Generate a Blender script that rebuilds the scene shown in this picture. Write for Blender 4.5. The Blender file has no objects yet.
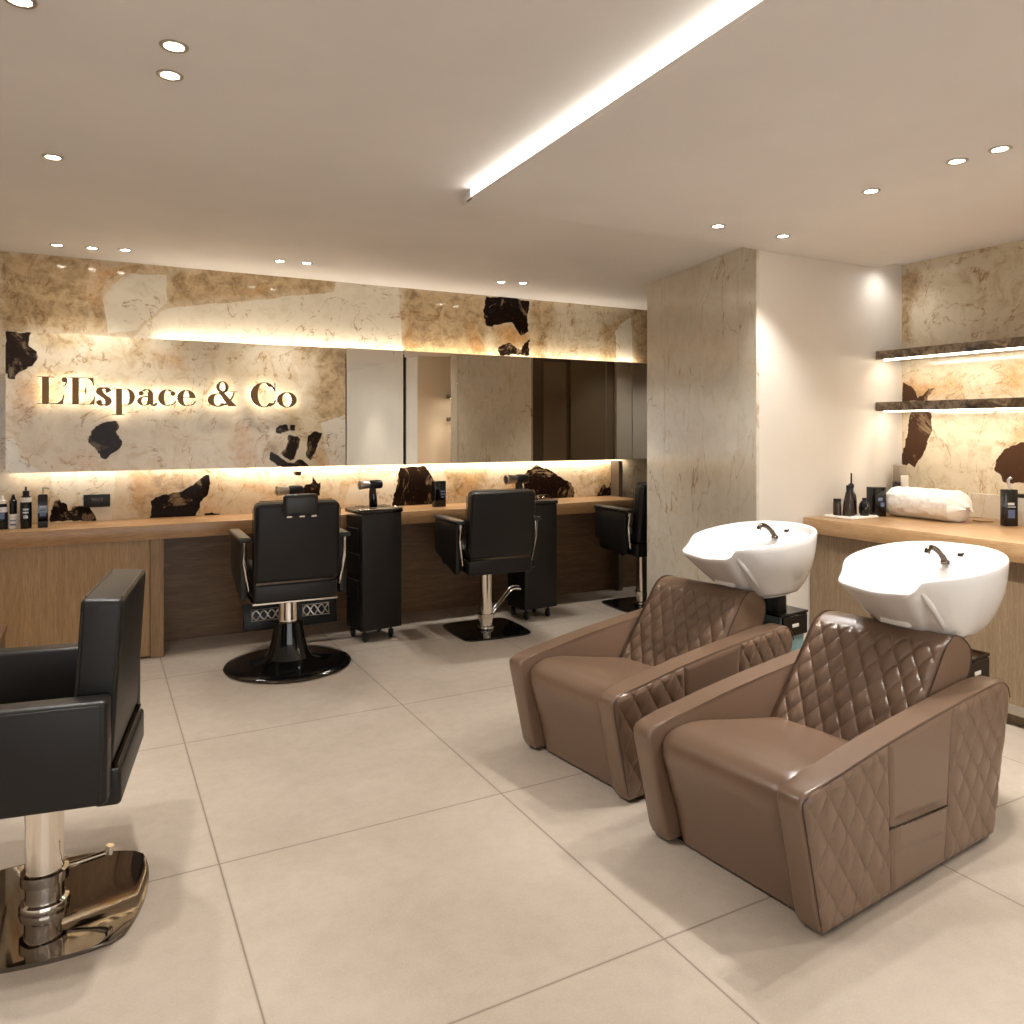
import bpy, bmesh, math, random
from mathutils import Vector, Matrix, noise
random.seed(7)
sc = bpy.context.scene
COL = sc.collection
PI = math.pi
R = math.radians

# ---------------------------------------------------------------- camera model (used to measure the place)
F = 774.0; HZ = 430.0; HC = 1.4; TH = R(28.3)
sT, cT = math.sin(TH), math.cos(TH)
def ray(x, y):
    a = (x-512)/F; b = -(y-HZ)/F
    return (sT+a*cT, cT-a*sT, b)
def at_z(x, y, h):
    r = ray(x, y); k = (h-HC)/r[2]; return Vector((k*r[0], k*r[1], h))
def at_y(x, y, Y0):
    r = ray(x, y); k = Y0/r[1]; return Vector((k*r[0], Y0, HC+k*r[2]))
def at_x(x, y, X0):
    r = ray(x, y); k = X0/r[0]; return Vector((X0, k*r[1], HC+k*r[2]))

cam_d = bpy.data.cameras.new('camera'); cam = bpy.data.objects.new('camera', cam_d); COL.objects.link(cam)
cam.location = (0, 0, HC); cam.rotation_euler = (R(90), 0, -TH)
cam_d.sensor_width = 36; cam_d.lens = F/1024*36; cam_d.shift_y = -(512-HZ)/1024.0
cam_d.clip_start = .05
sc.camera = cam

# ---------------------------------------------------------------- materials
def srgb(r, g, b):
    f = lambda c: (c/255/12.92) if c/255 <= .04045 else ((c/255+.055)/1.055)**2.4
    return (f(r), f(g), f(b), 1)

class NT:
    def __init__(s, name):
        s.m = bpy.data.materials.new(name); s.m.use_nodes = True
        s.t = s.m.node_tree; s.b = s.t.nodes['Principled BSDF']
    def n(s, typ, **kw):
        nd = s.t.nodes.new(typ)
        for k, v in kw.items():
            if k.startswith('i_'):
                key = k[2:]; key = int(key) if key.isdigit() else key.replace('_', ' ')
                nd.inputs[key].default_value = v
            else: setattr(nd, k, v)
        return nd
    def l(s, a, b): s.t.links.new(a, b)
    def set(s, **kw):
        for k, v in kw.items(): s.b.inputs[k.replace('_', ' ')].default_value = v
    def obj(s, scale=(1,1,1), rot=(0,0,0)):
        tc = s.n('ShaderNodeTexCoord'); mp = s.n('ShaderNodeMapping')
        mp.inputs['Scale'].default_value = scale; mp.inputs['Rotation'].default_value = rot
        s.l(tc.outputs['Object'], mp.inputs['Vector']); return mp.outputs[0]
    def noise(s, vec, scale, detail=4, rough=.55, dist=0):
        nd = s.n('ShaderNodeTexNoise'); nd.inputs['Scale'].default_value = scale
        nd.inputs['Detail'].default_value = detail; nd.inputs['Roughness'].default_value = rough
        nd.inputs['Distortion'].default_value = dist
        s.l(vec, nd.inputs['Vector']); return nd.outputs['Fac']
    def ramp(s, fac, stops, interp='LINEAR'):
        nd = s.n('ShaderNodeValToRGB'); cr = nd.color_ramp; cr.interpolation = interp
        while len(cr.elements) < len(stops): cr.elements.new(.5)
        for e, (p, c) in zip(cr.elements, stops): e.position = p; e.color = c
        s.l(fac, nd.inputs[0]); return nd.outputs[0]
    def mix(s, fac, a, b, mode='MIX'):
        nd = s.n('ShaderNodeMix', data_type='RGBA', blend_type=mode)
        for sock, v in ((nd.inputs[0], fac), (nd.inputs[6], a), (nd.inputs[7], b)):
            if hasattr(v, 'is_output'): s.l(v, sock)
            else: sock.default_value = v
        return nd.outputs[2]
    def math(s, op, a, b=0.0, c=None):
        nd = s.n('ShaderNodeMath', operation=op)
        for i, v in enumerate((a, b) if c is None else (a, b, c)):
            if hasattr(v, 'is_output'): s.l(v, nd.inputs[i])
            else: nd.inputs[i].default_value = v
        return nd.outputs[0]
    def bump(s, h, strength=.2, dist=.002):
        nd = s.n('ShaderNodeBump'); nd.inputs['Strength'].default_value = strength
        nd.inputs['Distance'].default_value = dist
        s.l(h, nd.inputs['Height']); s.l(nd.outputs[0], s.b.inputs['Normal'])
    def base(s, c): s.l(c, s.b.inputs['Base Color'])
BW0, BW1 = (0,0,0,1), (1,1,1,1)

def plain(name, col, rough=.5, metal=0, **kw):
    m = NT(name); m.set(Base_Color=col, Roughness=rough, Metallic=metal, **kw); return m.m
def emis(name, col, strength):
    m = NT(name); m.set(Base_Color=(0,0,0,1), Emission_Color=col, Emission_Strength=strength); return m.m

M = {}
WARM = (1.0, .80, .56, 1)
M['chrome'] = plain('polished_chrome', srgb(225,218,208), .09, 1)
M['steel'] = plain('brushed_steel', srgb(190,184,176), .28, 1)
M['dark_chrome'] = plain('smoked_chrome', srgb(88,78,70), .12, 1)
M['base_chrome'] = plain('dark_mirror_chrome', srgb(128,120,112), .05, 1)
M['gloss_black'] = plain('gloss_black', (.004,.004,.004,1), .06)
M['plastic_black'] = plain('matt_black_plastic', (.006,.006,.006,1), .35, 0, Specular_IOR_Level=.3)
M['rubber'] = plain('rubber', (.01,.01,.01,1), .6)
M['white_ceramic'] = plain('white_ceramic', srgb(232,230,227), .07, 0, Coat_Weight=.4, Coat_Roughness=.03)
M['teal'] = plain('pale_teal_panel', srgb(128,158,160), .2)
M['white_plastic'] = plain('white_plastic', srgb(228,224,216), .4)
M['amber'] = plain('amber_plastic', srgb(120,62,18), .25)
M['label_white'] = plain('white_print', srgb(205,208,214), .5)
M['label_blue'] = plain('blue_print', srgb(95,110,150), .5)
M['brown_plastic'] = plain('dark_brown_glass', srgb(48,38,32), .2)
M['grey_lacquer'] = plain('taupe_lacquer', srgb(150,138,122), .35)
M['lens'] = emis('lamp_lens', (1,.90,.74,1), 45)
M['led'] = emis('led_strip', (1,.86,.66,1), 16)
M['cove'] = emis('cove_light', (1,.93,.82,1), 5.5)
M['halo'] = emis('letter_halo_led', (1,.85,.64,1), 6.5)
M['mirror'] = plain('mirror_glass', srgb(226,218,204), .012, 1)

def paint(name, col, rough=.7, bs=.15, sc_=500):
    m = NT(name); v = m.obj(); f = m.noise(v, 1.3, 3)
    c2 = tuple(x*.93 for x in col[:3])+(1,)
    m.base(m.mix(m.ramp(f, [(.35,BW0),(.7,BW1)]), col, c2)); m.set(Roughness=rough)
    m.bump(m.noise(v, sc_, 2), bs, .0006); return m.m
M['ceiling'] = paint('ceiling_plaster', srgb(231,229,228), .8, .5, 260)
M['cream_wall'] = paint('cream_wall_panel', srgb(226,220,210), .38)
M['dark_wall'] = paint('dark_taupe_wall', srgb(92,80,66), .45)
M['pale_door'] = paint('beige_door', srgb(128,114,96), .45)

# floor: large stoneware tiles, joints at measured places
def floor_mat():
    m = NT('stone_floor_tiles'); tc = m.n('ShaderNodeTexCoord'); sp = m.n('ShaderNodeSeparateXYZ')
    m.l(tc.outputs['Object'], sp.inputs[0])
    X, Y = sp.outputs[0], sp.outputs[1]
    fx = m.math('ABSOLUTE', m.math('WRAP', m.math('SUBTRACT', X, .352), .5125, -.5125))
    ys = [-2.3,-1.3,-.32,.68,1.676,2.645,3.74,4.78,5.8]
    fy = None
    for y in ys:
        d = m.math('ABSOLUTE', m.math('SUBTRACT', Y, y)); fy = d if fy is None else m.math('MINIMUM', fy, d)
    d = m.math('MINIMUM', fx, fy)
    joint = m.ramp(d, [(0,BW1),(.0022,BW1),(.0042,BW0)])
    v = m.obj()
    n1 = m.noise(v, 1.6, 5, .6, .4); n2 = m.noise(v, 14, 6, .7); n3 = m.noise(v, 160, 3, .6)
    c = m.mix(m.ramp(n1, [(.3,BW0),(.7,BW1)]), srgb(184,172,158), srgb(166,153,138))
    c = m.mix(m.math('MULTIPLY', m.ramp(n2, [(.4,BW0),(.75,BW1)]), .35), c, srgb(152,140,125))
    c = m.mix(m.math('MULTIPLY', m.ramp(n3, [(.45,BW0),(.7,BW1)]), .2), c, srgb(202,191,177))
    c = m.mix(joint, c, srgb(112,99,84)); m.base(c)
    m.l(m.ramp(n2, [(.3,(.36,.36,.36,1)),(.7,(.5,.5,.5,1))]), m.b.inputs['Roughness'])
    m.bump(m.math('SUBTRACT', n3, m.math('MULTIPLY', joint, 1.5)), .12, .001); return m.m
M['floor'] = floor_mat()

def wood(name, c1, c2, c3, axis, rough=.4, sc_=1.0):
    m = NT(name)
    s = {'x': (1.2,16,16), 'y': (16,1.2,16), 'z': (16,16,1.0)}[axis]
    s = tuple(a*sc_ for a in s)
    v = m.obj(s); n1 = m.noise(v, 2.0, 6, .65, .6)
    v2 = m.obj(tuple(a*5 for a in s)); n2 = m.noise(v2, 2.5, 4, .6)
    v3 = m.obj(); n3 = m.noise(v3, 1.1, 2)
    c = m.mix(m.ramp(n1, [(.3,BW0),(.68,BW1)]), c1, c2)
    c = m.mix(m.math('MULTIPLY', m.ramp(n2, [(.42,BW0),(.62,BW1)]), .55), c, c3)
    c = m.mix(m.math('MULTIPLY', n3, .25), c, c2)
    m.base(c); m.set(Roughness=rough); m.bump(n2, .15, .0008); return m.m
M['oak_top'] = wood('oak_worktop', srgb(188,152,110), srgb(158,120,80), srgb(136,100,64), 'x', .3)
M['oak_top_y'] = wood('oak_worktop_side', srgb(192,158,118), srgb(164,128,88), srgb(142,108,72), 'y', .3)
M['oak_v'] = wood('oak_veneer_upright', srgb(178,146,106), srgb(150,118,80), srgb(128,98,64), 'z', .45, .8)
M['oak_edge'] = wood('oak_end_panel', srgb(160,128,92), srgb(132,102,70), srgb(112,84,56), 'z', .45, .8)
M['walnut_h'] = wood('brown_wood_panelling', srgb(134,104,74), srgb(106,80,55), srgb(86,63,42), 'x', .45, .7)
M['grey_oak'] = wood('greyish_oak_panel', srgb(160,138,110), srgb(126,104,80), srgb(106,86,64), 'z', .5, 2.2)
M['dark_wood'] = wood('dark_stained_wood', srgb(98,62,36), srgb(74,44,25), srgb(56,32,18), 'y', .3)

def leather(name, c1, c2, rough, bs=.22, scl=420, spec=.5):
    m = NT(name); v = m.obj()
    m.base(m.mix(m.noise(v, 3, 3), c1, c2)); m.set(Roughness=rough, Specular_IOR_Level=spec)
    nv = m.n('ShaderNodeTexVoronoi'); nv.inputs['Scale'].default_value = scl; m.l(v, nv.inputs['Vector'])
    m.bump(nv.outputs['Distance'], bs, .0006); return m.m
M['brown_leather'] = leather('bronze_brown_leather', srgb(121,97,79), srgb(109,86,69), .29, spec=.65)
M['brown_piping'] = plain('brown_piping', srgb(66,48,37), .4)
M['black_leather'] = leather('black_leather', srgb(28,25,23), srgb(21,19,17), .40, spec=.32)
M['black_leather_pad'] = leather('black_leather_pad', srgb(38,35,32), srgb(30,28,26), .34, spec=.4)
M['towel'] = None
def towel_mat():
    m = NT('white_towelling'); m.set(Base_Color=srgb(244,240,234), Roughness=.9)
    v = m.obj(); m.bump(m.noise(v, 300, 3), .5, .002); return m.m
M['towel'] = towel_mat()

def bronze():
    m = NT('bronze_metal'); m.set(Base_Color=srgb(98,70,34), Metallic=.55, Roughness=.33); return m.m
M['bronze'] = bronze()

# stone: cream cow-hide onyx with dark islands; the islands are stored per vertex (r dark, g brown, b white, a ochre)
def stone(name, c_lo, c_hi, brown, white, dark, attr=True, rough=.09, vein=.85):
    m = NT(name); v = m.obj()
    n1 = m.noise(v, 3.2, 8, .68, 1.2); n2 = m.noise(v, 11, 8, .7, .8); n3 = m.noise(v, 34, 6, .7)
    c = m.mix(m.ramp(n1, [(.32,BW0),(.68,BW1)]), c_lo, c_hi)
    c = m.mix(m.math('MULTIPLY', m.ramp(n2, [(.47,BW0),(.68,BW1)]), .7), c, brown)
    if attr:
        at = m.n('ShaderNodeAttribute', attribute_name='stone'); se = m.n('ShaderNodeSeparateColor')
        m.l(at.outputs['Color'], se.inputs[0])
        j = m.math('ADD', m.math('MULTIPLY', m.math('SUBTRACT', n3, .5), .5), m.math('MULTIPLY', m.math('SUBTRACT', n2, .5), .5))
        def th(x, lo=.46, hi=.54): return m.ramp(m.math('ADD', x, j), [(lo,BW0),(hi,BW1)])
        bc = m.mix(m.ramp(n2, [(.40,BW0),(.70,BW1)]), srgb(192,164,122), srgb(108,80,46))
        bc = m.mix(m.math('MULTIPLY', m.ramp(n3, [(.45,BW0),(.7,BW1)]), .5), bc, srgb(214,192,156))
        c = m.mix(m.math('MULTIPLY', th(se.outputs[1], .25, .75), .85), c, bc)
        wc = m.mix(m.ramp(n2, [(.5,BW0),(.75,BW1)]), white, tuple(a*b for a, b in zip(white, (.82,.78,.70,1))))
        c = m.mix(th(se.outputs[2]), c, wc)
        oc = m.mix(m.ramp(n3, [(.38,BW0),(.64,BW1)]), srgb(214,160,92), srgb(160,104,48))
        c = m.mix(m.math('MULTIPLY', m.ramp(m.math('ADD', at.outputs['Alpha'], j), [(.3,BW0),(.9,BW1)]), .55), c, oc)
        dc = m.mix(m.math('MULTIPLY', m.ramp(n1, [(.54,BW0),(.60,BW1),(.64,BW0)]), .7), m.mix(m.ramp(n3, [(.55,BW0),(.8,BW1)]), dark, srgb(70,46,28)), srgb(150,128,100))
    # veins
    n4 = m.noise(v if attr else m.obj((1,2.4,.8),(R(32),0,0)), 1.7 if attr else 1.15, 5 if attr else 3.5, .55, 2.2 if attr else .5)
    a = m.math('ABSOLUTE', m.math('SUBTRACT', n4, .5))
    ve = m.ramp(a, [(0,BW1),(.012 if attr else .005,BW0)])
    c = m.mix(m.math('MULTIPLY', m.math('MULTIPLY', ve, m.ramp(n2, [(.42 if attr else .3,BW0),(.56,BW1)])), vein), c, srgb(146,104,56))
    if attr:
        dk = th(se.outputs[0]); c = m.mix(dk, c, dc)
        m.l(m.math('MULTIPLY_ADD', dk, -.27, .35), m.b.inputs['Specular IOR Level'])
    m.base(c); m.set(Roughness=rough, Specular_IOR_Level=.35); return m.m
DARK = srgb(26,17,12)
M['stone_back'] = stone('cream_onyx_wall_slab', srgb(200,184,156), srgb(216,204,180), srgb(172,146,108), srgb(218,210,192), DARK)
M['stone_sign'] = stone('cream_onyx_sign_slab', srgb(206,188,156), srgb(220,208,184), srgb(188,156,112), srgb(218,210,192), srgb(40,30,24))
M['stone_niche'] = stone('cream_onyx_niche_slab', srgb(204,190,164), srgb(218,207,184), srgb(178,150,110), srgb(222,214,198), srgb(72,50,36))
M['stone_pillar'] = stone('pale_veined_marble', srgb(208,202,188), srgb(219,213,200), srgb(202,186,158), srgb(226,220,206), DARK, False, .16, .8)
def shelf_mat():
    m = NT('brown_marbled_stone_shelf'); v = m.obj(); n = m.noise(v, 9, 8, .7, 1.5)
    m.base(m.ramp(n, [(.33,srgb(52,40,31)),(.5,srgb(112,97,80)),(.66,srgb(168,150,126))])); m.set(Roughness=.15); return m.m
M['shelf'] = shelf_mat()

# ---------------------------------------------------------------- mesh helpers
def finish(bm, ang=38, smooth=True):
    bmesh.ops.recalc_face_normals(bm, faces=bm.faces)
    if smooth:
        for f in bm.faces: f.smooth = True
        for e in bm.edges:
            if len(e.link_faces) == 2: e.smooth = e.calc_face_angle(0) < R(ang)
def link(name, bm, mat, parent=None, ang=38, smooth=True, recalc=True):
    if recalc: finish(bm, ang, smooth)
    me = bpy.data.meshes.new(name); bm.to_mesh(me); bm.free()
    if mat is not None: me.materials.append(M[mat] if isinstance(mat, str) else mat)
    o = bpy.data.objects.new(name, me); COL.objects.link(o)
    if parent: o.parent = parent
    return o
def tag(o, label, cat, group=None):
    o['label'] = label; o['category'] = cat
    if group: o['group'] = group
    return o
def empty(name, loc, rz, label, cat, group=None):
    o = bpy.data.objects.new(name, None); COL.objects.link(o)
    o.location = loc; o.rotation_euler = (0, 0, rz); o.empty_display_size = .1
    return tag(o, label, cat, group)
def struct(name, bm, mat, **kw):
    o = link(name, bm, mat, **kw); o['kind'] = 'structure'; return o
def copy_tree(o, parent=None):
    c = o.copy(); COL.objects.link(c); c.parent = parent
    for ch in list(o.children): copy_tree(ch, c)
    return c
def B(): return bmesh.new()
def box(bm, lo, hi, bev=0, seg=2, mat=None):
    r = bmesh.ops.create_cube(bm, size=1.0); vs = r['verts']
    for v in vs:
        v.co = Vector([lo[i] if v.co[i] < 0 else hi[i] for i in range(3)])
    if bev:
        es = list({e for v in vs for e in v.link_edges})
        bmesh.ops.bevel(bm, geom=es, offset=bev, segments=seg, profile=.5, affect='EDGES', clamp_overlap=True)
        vs = [v for v in bm.verts if v.is_valid]
    if mat is not None: bmesh.ops.transform(bm, matrix=mat, verts=list(vs))
    return bm
def joinbox(bm, lo, hi, bev=0, seg=2, mat=None):
    t = B(); box(t, lo, hi, bev, seg, mat); me = bpy.data.meshes.new('t'); t.to_mesh(me); t.free()
    bm.from_mesh(me); bpy.data.meshes.remove(me); return bm
def prism(bm, pts, ax, lo, hi, bev=0, seg=2):
    """polygon pts (2D) extruded along axis ax"""
    def P3(p, h):
        if ax == 'y': return Vector((p[0], h, p[1]))
        if ax == 'x': return Vector((h, p[0], p[1]))
        return Vector((p[0], p[1], h))
    t = B(); a = [t.verts.new(P3(p, lo)) for p in pts]; b = [t.verts.new(P3(p, hi)) for p in pts]
    f1 = t.faces.new(a); f2 = t.faces.new(b[::-1]); n = len(pts)
    for i in range(n): t.faces.new((a[i], b[i], b[(i+1) % n], a[(i+1) % n]))
    if bev:
        es = [e for e in list(f1.edges)+list(f2.edges)]
        bmesh.ops.bevel(t, geom=es, offset=bev, segments=seg, profile=.5, affect='EDGES', clamp_overlap=True)
    me = bpy.data.meshes.new('t'); t.to_mesh(me); t.free(); bm.from_mesh(me); bpy.data.meshes.remove(me)
    return bm
def lathe(bm, prof, c=(0,0,0), n=32, sx=1, sy=1, cap=True):
    rings = []
    for r, z in prof:
        rings.append([bm.verts.new((c[0]+r*sx*math.cos(2*PI*i/n), c[1]+r*sy*math.sin(2*PI*i/n), c[2]+z)) for i in range(n)])
    for a, b in zip(rings, rings[1:]):
        for i in range(n): bm.faces.new((a[i], a[(i+1) % n], b[(i+1) % n], b[i]))
    if cap:
        bm.faces.new(rings[0][::-1]); bm.faces.new(rings[-1])
    return bm
def tube(bm, pts, rad, n=12, cap=True):
    pts = [Vector(p) for p in pts]; rads = rad if isinstance(rad, (list, tuple)) else [rad]*len(pts)
    rings = []; up = None
    for i, p in enumerate(pts):
        t = (pts[min(i+1, len(pts)-1)]-pts[max(i-1, 0)]).normalized()
        if up is None:
            up = Vector((0,0,1)) if abs(t.z) < .9 else Vector((1,0,0))
        x = t.cross(up)
        if x.length < 1e-4: x = t.cross(Vector((0,1,0)))
        x.normalize(); y = x.cross(t).normalized(); up = y
        rings.append([bm.verts.new(p+(x*math.cos(2*PI*k/n)+y*math.sin(2*PI*k/n))*rads[i]) for k in range(n)])
    for a, b in zip(rings, rings[1:]):
        for k in range(n): bm.faces.new((a[k], a[(k+1) % n], b[(k+1) % n], b[k]))
    if cap: bm.faces.new(rings[0][::-1]); bm.faces.new(rings[-1])
    return bm
def spline(pts, n=8):
    """catmull-rom through pts"""
    P_ = [Vector(p) for p in pts]; out = []
    for i in range(len(P_)-1):
        p0 = P_[max(i-1, 0)]; p1 = P_[i]; p2 = P_[i+1]; p3 = P_[min(i+2, len(P_)-1)]
        for k in range(n):
            t = k/n
            out.append(.5*((2*p1)+(-p0+p2)*t+(2*p0-5*p1+4*p2-p3)*t*t+(-p0+3*p1-3*p2+p3)*t**3))
    out.append(P_[-1]); return out
def inpoly(x, y, poly):
    c = False; n = len(poly); j = n-1
    for i in range(n):
        xi, yi = poly[i]; xj, yj = poly[j]
        if (yi > y) != (yj > y) and x < (xj-xi)*(y-yi)/(yj-yi)+xi: c = not c
        j = i
    return c

def sdist(x, y, poly):
    best = 9; n = len(poly); j = n-1
    for i in range(n):
        ax, ay = poly[j]; bx_, by = poly[i]; dx, dy = bx_-ax, by-ay
        t = max(0, min(1, ((x-ax)*dx+(y-ay)*dy)/(dx*dx+dy*dy+1e-9)))
        best = min(best, (x-ax-t*dx)**2+(y-ay-t*dy)**2); j = i
    return math.sqrt(best)*(1 if inpoly(x, y, poly) else -1)
def stone_sheet(name, mat, plane, k, a0, a1, z0, z1, patches, step=.011, thick=None, kind='structure', parent=None):
    """vertical slab facing the room; patches = (channel, [(px,py)...]) measured on the slab's own plane"""
    conv = []
    for ch, poly in patches:
        q = []
        for p in poly:
            w = at_y(p[0], p[1], k) if plane == 'y' else at_x(p[0], p[1], k)
            q.append((w.x if plane == 'y' else w.y, w.z))
        conv.append((ch, q, min(t[0] for t in q)-.05, max(t[0] for t in q)+.05, min(t[1] for t in q)-.05, max(t[1] for t in q)+.05))
    nx = max(2, int((a1-a0)/step)); nz = max(2, int((z1-z0)/step))
    verts = []; cols = []
    for i in range(nx+1):
        for j in range(nz+1):
            a = a0+(a1-a0)*i/nx; z = z0+(z1-z0)*j/nz
            verts.append((a, k, z) if plane == 'y' else (k, a, z))
            d1 = noise.noise((a*9, z*9, 3.1)); d2 = noise.noise((a*9, z*9, 9.7))
            d3 = noise.noise((a*34, z*34, 1.1)); d4 = noise.noise((a*34, z*34, 5.7))
            c = [0, 0, 0, 0]
            for ch, q, xa, xb, za, zb in conv:
                if xa < a < xb and za < z < zb:
                    w = .35 if ch == 2 else 1
                    px, pz = a+(.026*d1+.010*d3)*w, z+(.026*d2+.010*d4)*w
                    sd = sdist(px, pz, q); soft = (.02,.07,.016,.08)[ch]
                    c[ch] = max(c[ch], min(1, max(0, .5+sd/(2*soft))))
            cols.extend(c)
    faces = []
    for i in range(nx):
        for j in range(nz):
            a = i*(nz+1)+j; b = (i+1)*(nz+1)+j
            faces.append((a, b, b+1, a+1))
    front = len(faces)
    if thick:  # a slab with real thickness behind its face
        n0 = len(verts)
        for (a, z) in ((a0,z0),(a1,z0),(a1,z1),(a0,z1)):
            verts.append((a, k+thick, z) if plane == 'y' else (k+thick, a, z)); cols.extend([0,0,0,0])
        c0, c1, c2, c3 = 0, nx*(nz+1), nx*(nz+1)+nz, nz
        bot = [i*(nz+1) for i in range(nx+1)]; top = [i*(nz+1)+nz for i in range(nx+1)]
        faces.append((n0+3, n0+2, n0+1, n0))
        faces.append(tuple(bot[::-1])+(n0, n0+1)); faces.append(tuple(top)+(n0+2, n0+3))
        faces.append(tuple(range(c0, c3+1))+(n0+3, n0)); faces.append(tuple(range(c2, c1-1, -1))+(n0+1, n0+2))
    me = bpy.data.meshes.new(name); me.from_pydata(verts, [], faces)
    at = me.color_attributes.new('stone', 'FLOAT_COLOR', 'POINT'); at.data.foreach_set('color', cols)
    me.materials.append(M[mat]); me.update()
    o = bpy.data.objects.new(name, me); COL.objects.link(o)
    if kind: o['kind'] = kind
    if parent: o.parent = parent
    return o

# ================================================================ THE ROOM
YW = 5.62; HCEIL = 2.49; HSLAB = 2.445
XN = 4.69; YP = 3.28                        # niche wall, pillar front face
bm = B(); joinbox(bm, (-3.0,-4.2,-.05), (6.4,YW+.1,0)); struct('floor', bm, 'floor')
bm = B(); joinbox(bm, (-3.0,-4.2,HCEIL), (6.4,YW+.1,HCEIL+.06)); struct('ceiling', bm, 'ceiling')
# lowered ceiling slab with lit edge
bm = B(); prism(bm, [(1.302,-3.6),(4.42,-3.6),(4.42,YP-.005),(1.508,YP-.005)], 'z', HSLAB, HCEIL-.001); struct('ceiling_lowered', bm, 'ceiling')
t = empty('cove_light', (1.396, -.2, HSLAB), -math.atan(.03), 'long white glowing light strip along the edge of the lowered ceiling', 'light')
bm = B(); joinbox(bm, (-.006,-3.3,.006), (.004,3.36,.040)); link('diffuser', bm, 'cove', t)
bm = B(); joinbox(bm, (-.010,-3.3,-.001), (.006,3.41,.004)); joinbox(bm, (-.007,3.36,-.001), (.006,3.41,.044)); link('profile_lip', bm, 'ceiling', t)

# back wall stone
top_p = [
 (3,[(88,262),(124,264),(132,270),(122,277),(112,285),(104,298),(96,306),(88,300)]),
 (1,[(0,250),(88,256),(90,330),(0,330)]),
 (1,[(88,298),(104,298),(108,334),(88,334)]),
 (1,[(122,262),(170,266),(168,274),(124,272)]),
 (1,[(168,272),(240,262),(336,280),(334,292),(230,300),(168,306)]),
 (2,[(103,298),(112,286),(122,277),(130,274),(166,275),(167,302),(160,308),(135,330),(108,334)]),
 (2,[(130,340),(160,311),(172,308),(225,303),(334,292),(337,278),(398,285),(403,356),(130,345)]),
 (3,[(247,290),(262,286),(262,294),(250,296)]),
 (1,[(401,288),(488,296),(487,360),(404,356)]),
 (3,[(405,318),(410,330),(416,355),(408,355)]), (3,[(466,318),(478,330),(486,350),(478,356),(470,345)]),
 (1,[(530,298),(550,300),(556,320),(545,340),(545,360),(530,360)]),
 (0,[(487,296),(529,299),(529,331),(521,336),(512,322),(498,326),(486,326),(483,310)]),
 (3,[(496,322),(512,320),(529,335),(529,346),(510,348),(500,342)]),
 (1,[(492,325),(529,330),(529,350),(500,350),(492,338)]),
 (0,[(500,347),(508,343),(520,350),(529,340),(529,357),(500,354)]),
 (1,[(600,325),(633,310),(633,365),(603,360)]),
 (2,[(615,333),(620,325),(631,316),(633,362),(617,361)]),
 (1,[(633,300),(652,300),(652,370),(633,370)]),
]
low_p = [
 (0,[(50,522),(52,505),(58,498),(65,502),(67,512),(76,506),(88,508),(97,516),(98,522)]),
 (2,[(50,470),(74,470),(77,500),(66,510),(60,498),(52,490)]), (2,[(76,470),(116,470),(112,520),(98,520),(80,505)]),
 (1,[(130,474),(198,474),(190,490),(158,500),(150,520),(134,520)]),
 (3,[(130,474),(142,474),(150,490),(136,505)]),
 (0,[(148,520),(152,505),(157,498),(170,494),(182,491),(192,484),(202,478),(209,475),(209,492),(203,502),(196,516)]),
 (3,[(209,474),(216,478),(214,500),(222,514),(198,516),(206,502)]),
 (0,[(205,514),(214,511),(224,513),(222,517),(205,517)]),
 (3,[(222,475),(250,480),(280,495),(275,500),(240,486)]),
 (0,[(300,497),(302,488),(311,484),(313,474),(316,484),(321,480),(319,494),(312,500)]),
 (0,[(294,472),(302,472),(301,477),(296,477)]),
 (3,[(340,478),(362,476),(372,484),(350,486),(338,496)]),
 (2,[(350,484),(374,482),(396,472),(396,505),(344,505)]),
 (0,[(392,508),(394,492),(399,480),(401,466),(426,466),(432,474),(437,484),(438,506)]),
 (1,[(447,470),(490,470),(486,482),(466,500),(448,500)]),
 (3,[(466,474),(478,478),(470,490),(462,498)]),
 (0,[(524,502),(523,480),(526,470),(536,466),(548,468),(560,476),(570,482),(574,492),(573,502)]),
 (1,[(592,464),(624,464),(622,498),(594,498),(598,480)]),
 (0,[(594,500),(600,492),(604,484),(607,488),(612,480),(618,486),(622,500)]),
 (3,[(505,486),(516,480),(523,486),(523,500),(505,500)]),
]
o = stone_sheet('wall_back', 'stone_back', 'y', YW, -3.0, 4.78, 0.70, HCEIL, top_p+low_p, step=.0125)
# joints between stone slabs are part of the stone; the wall behind the slabs
bm = B(); joinbox(bm, (-3.0,YW+.002,0), (6.4,YW+.1,HCEIL)); struct('wall_back_core', bm, 'dark_wall')
bm = B(); joinbox(bm, (-3.1,-4.2,0), (-3.0,YW+.1,HCEIL)); struct('wall_left', bm, 'cream_wall')
bm = B(); joinbox(bm, (6.3,3.28,0), (6.4,YW,HCEIL)); struct('wall_corridor_end', bm, 'dark_wall')
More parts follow.
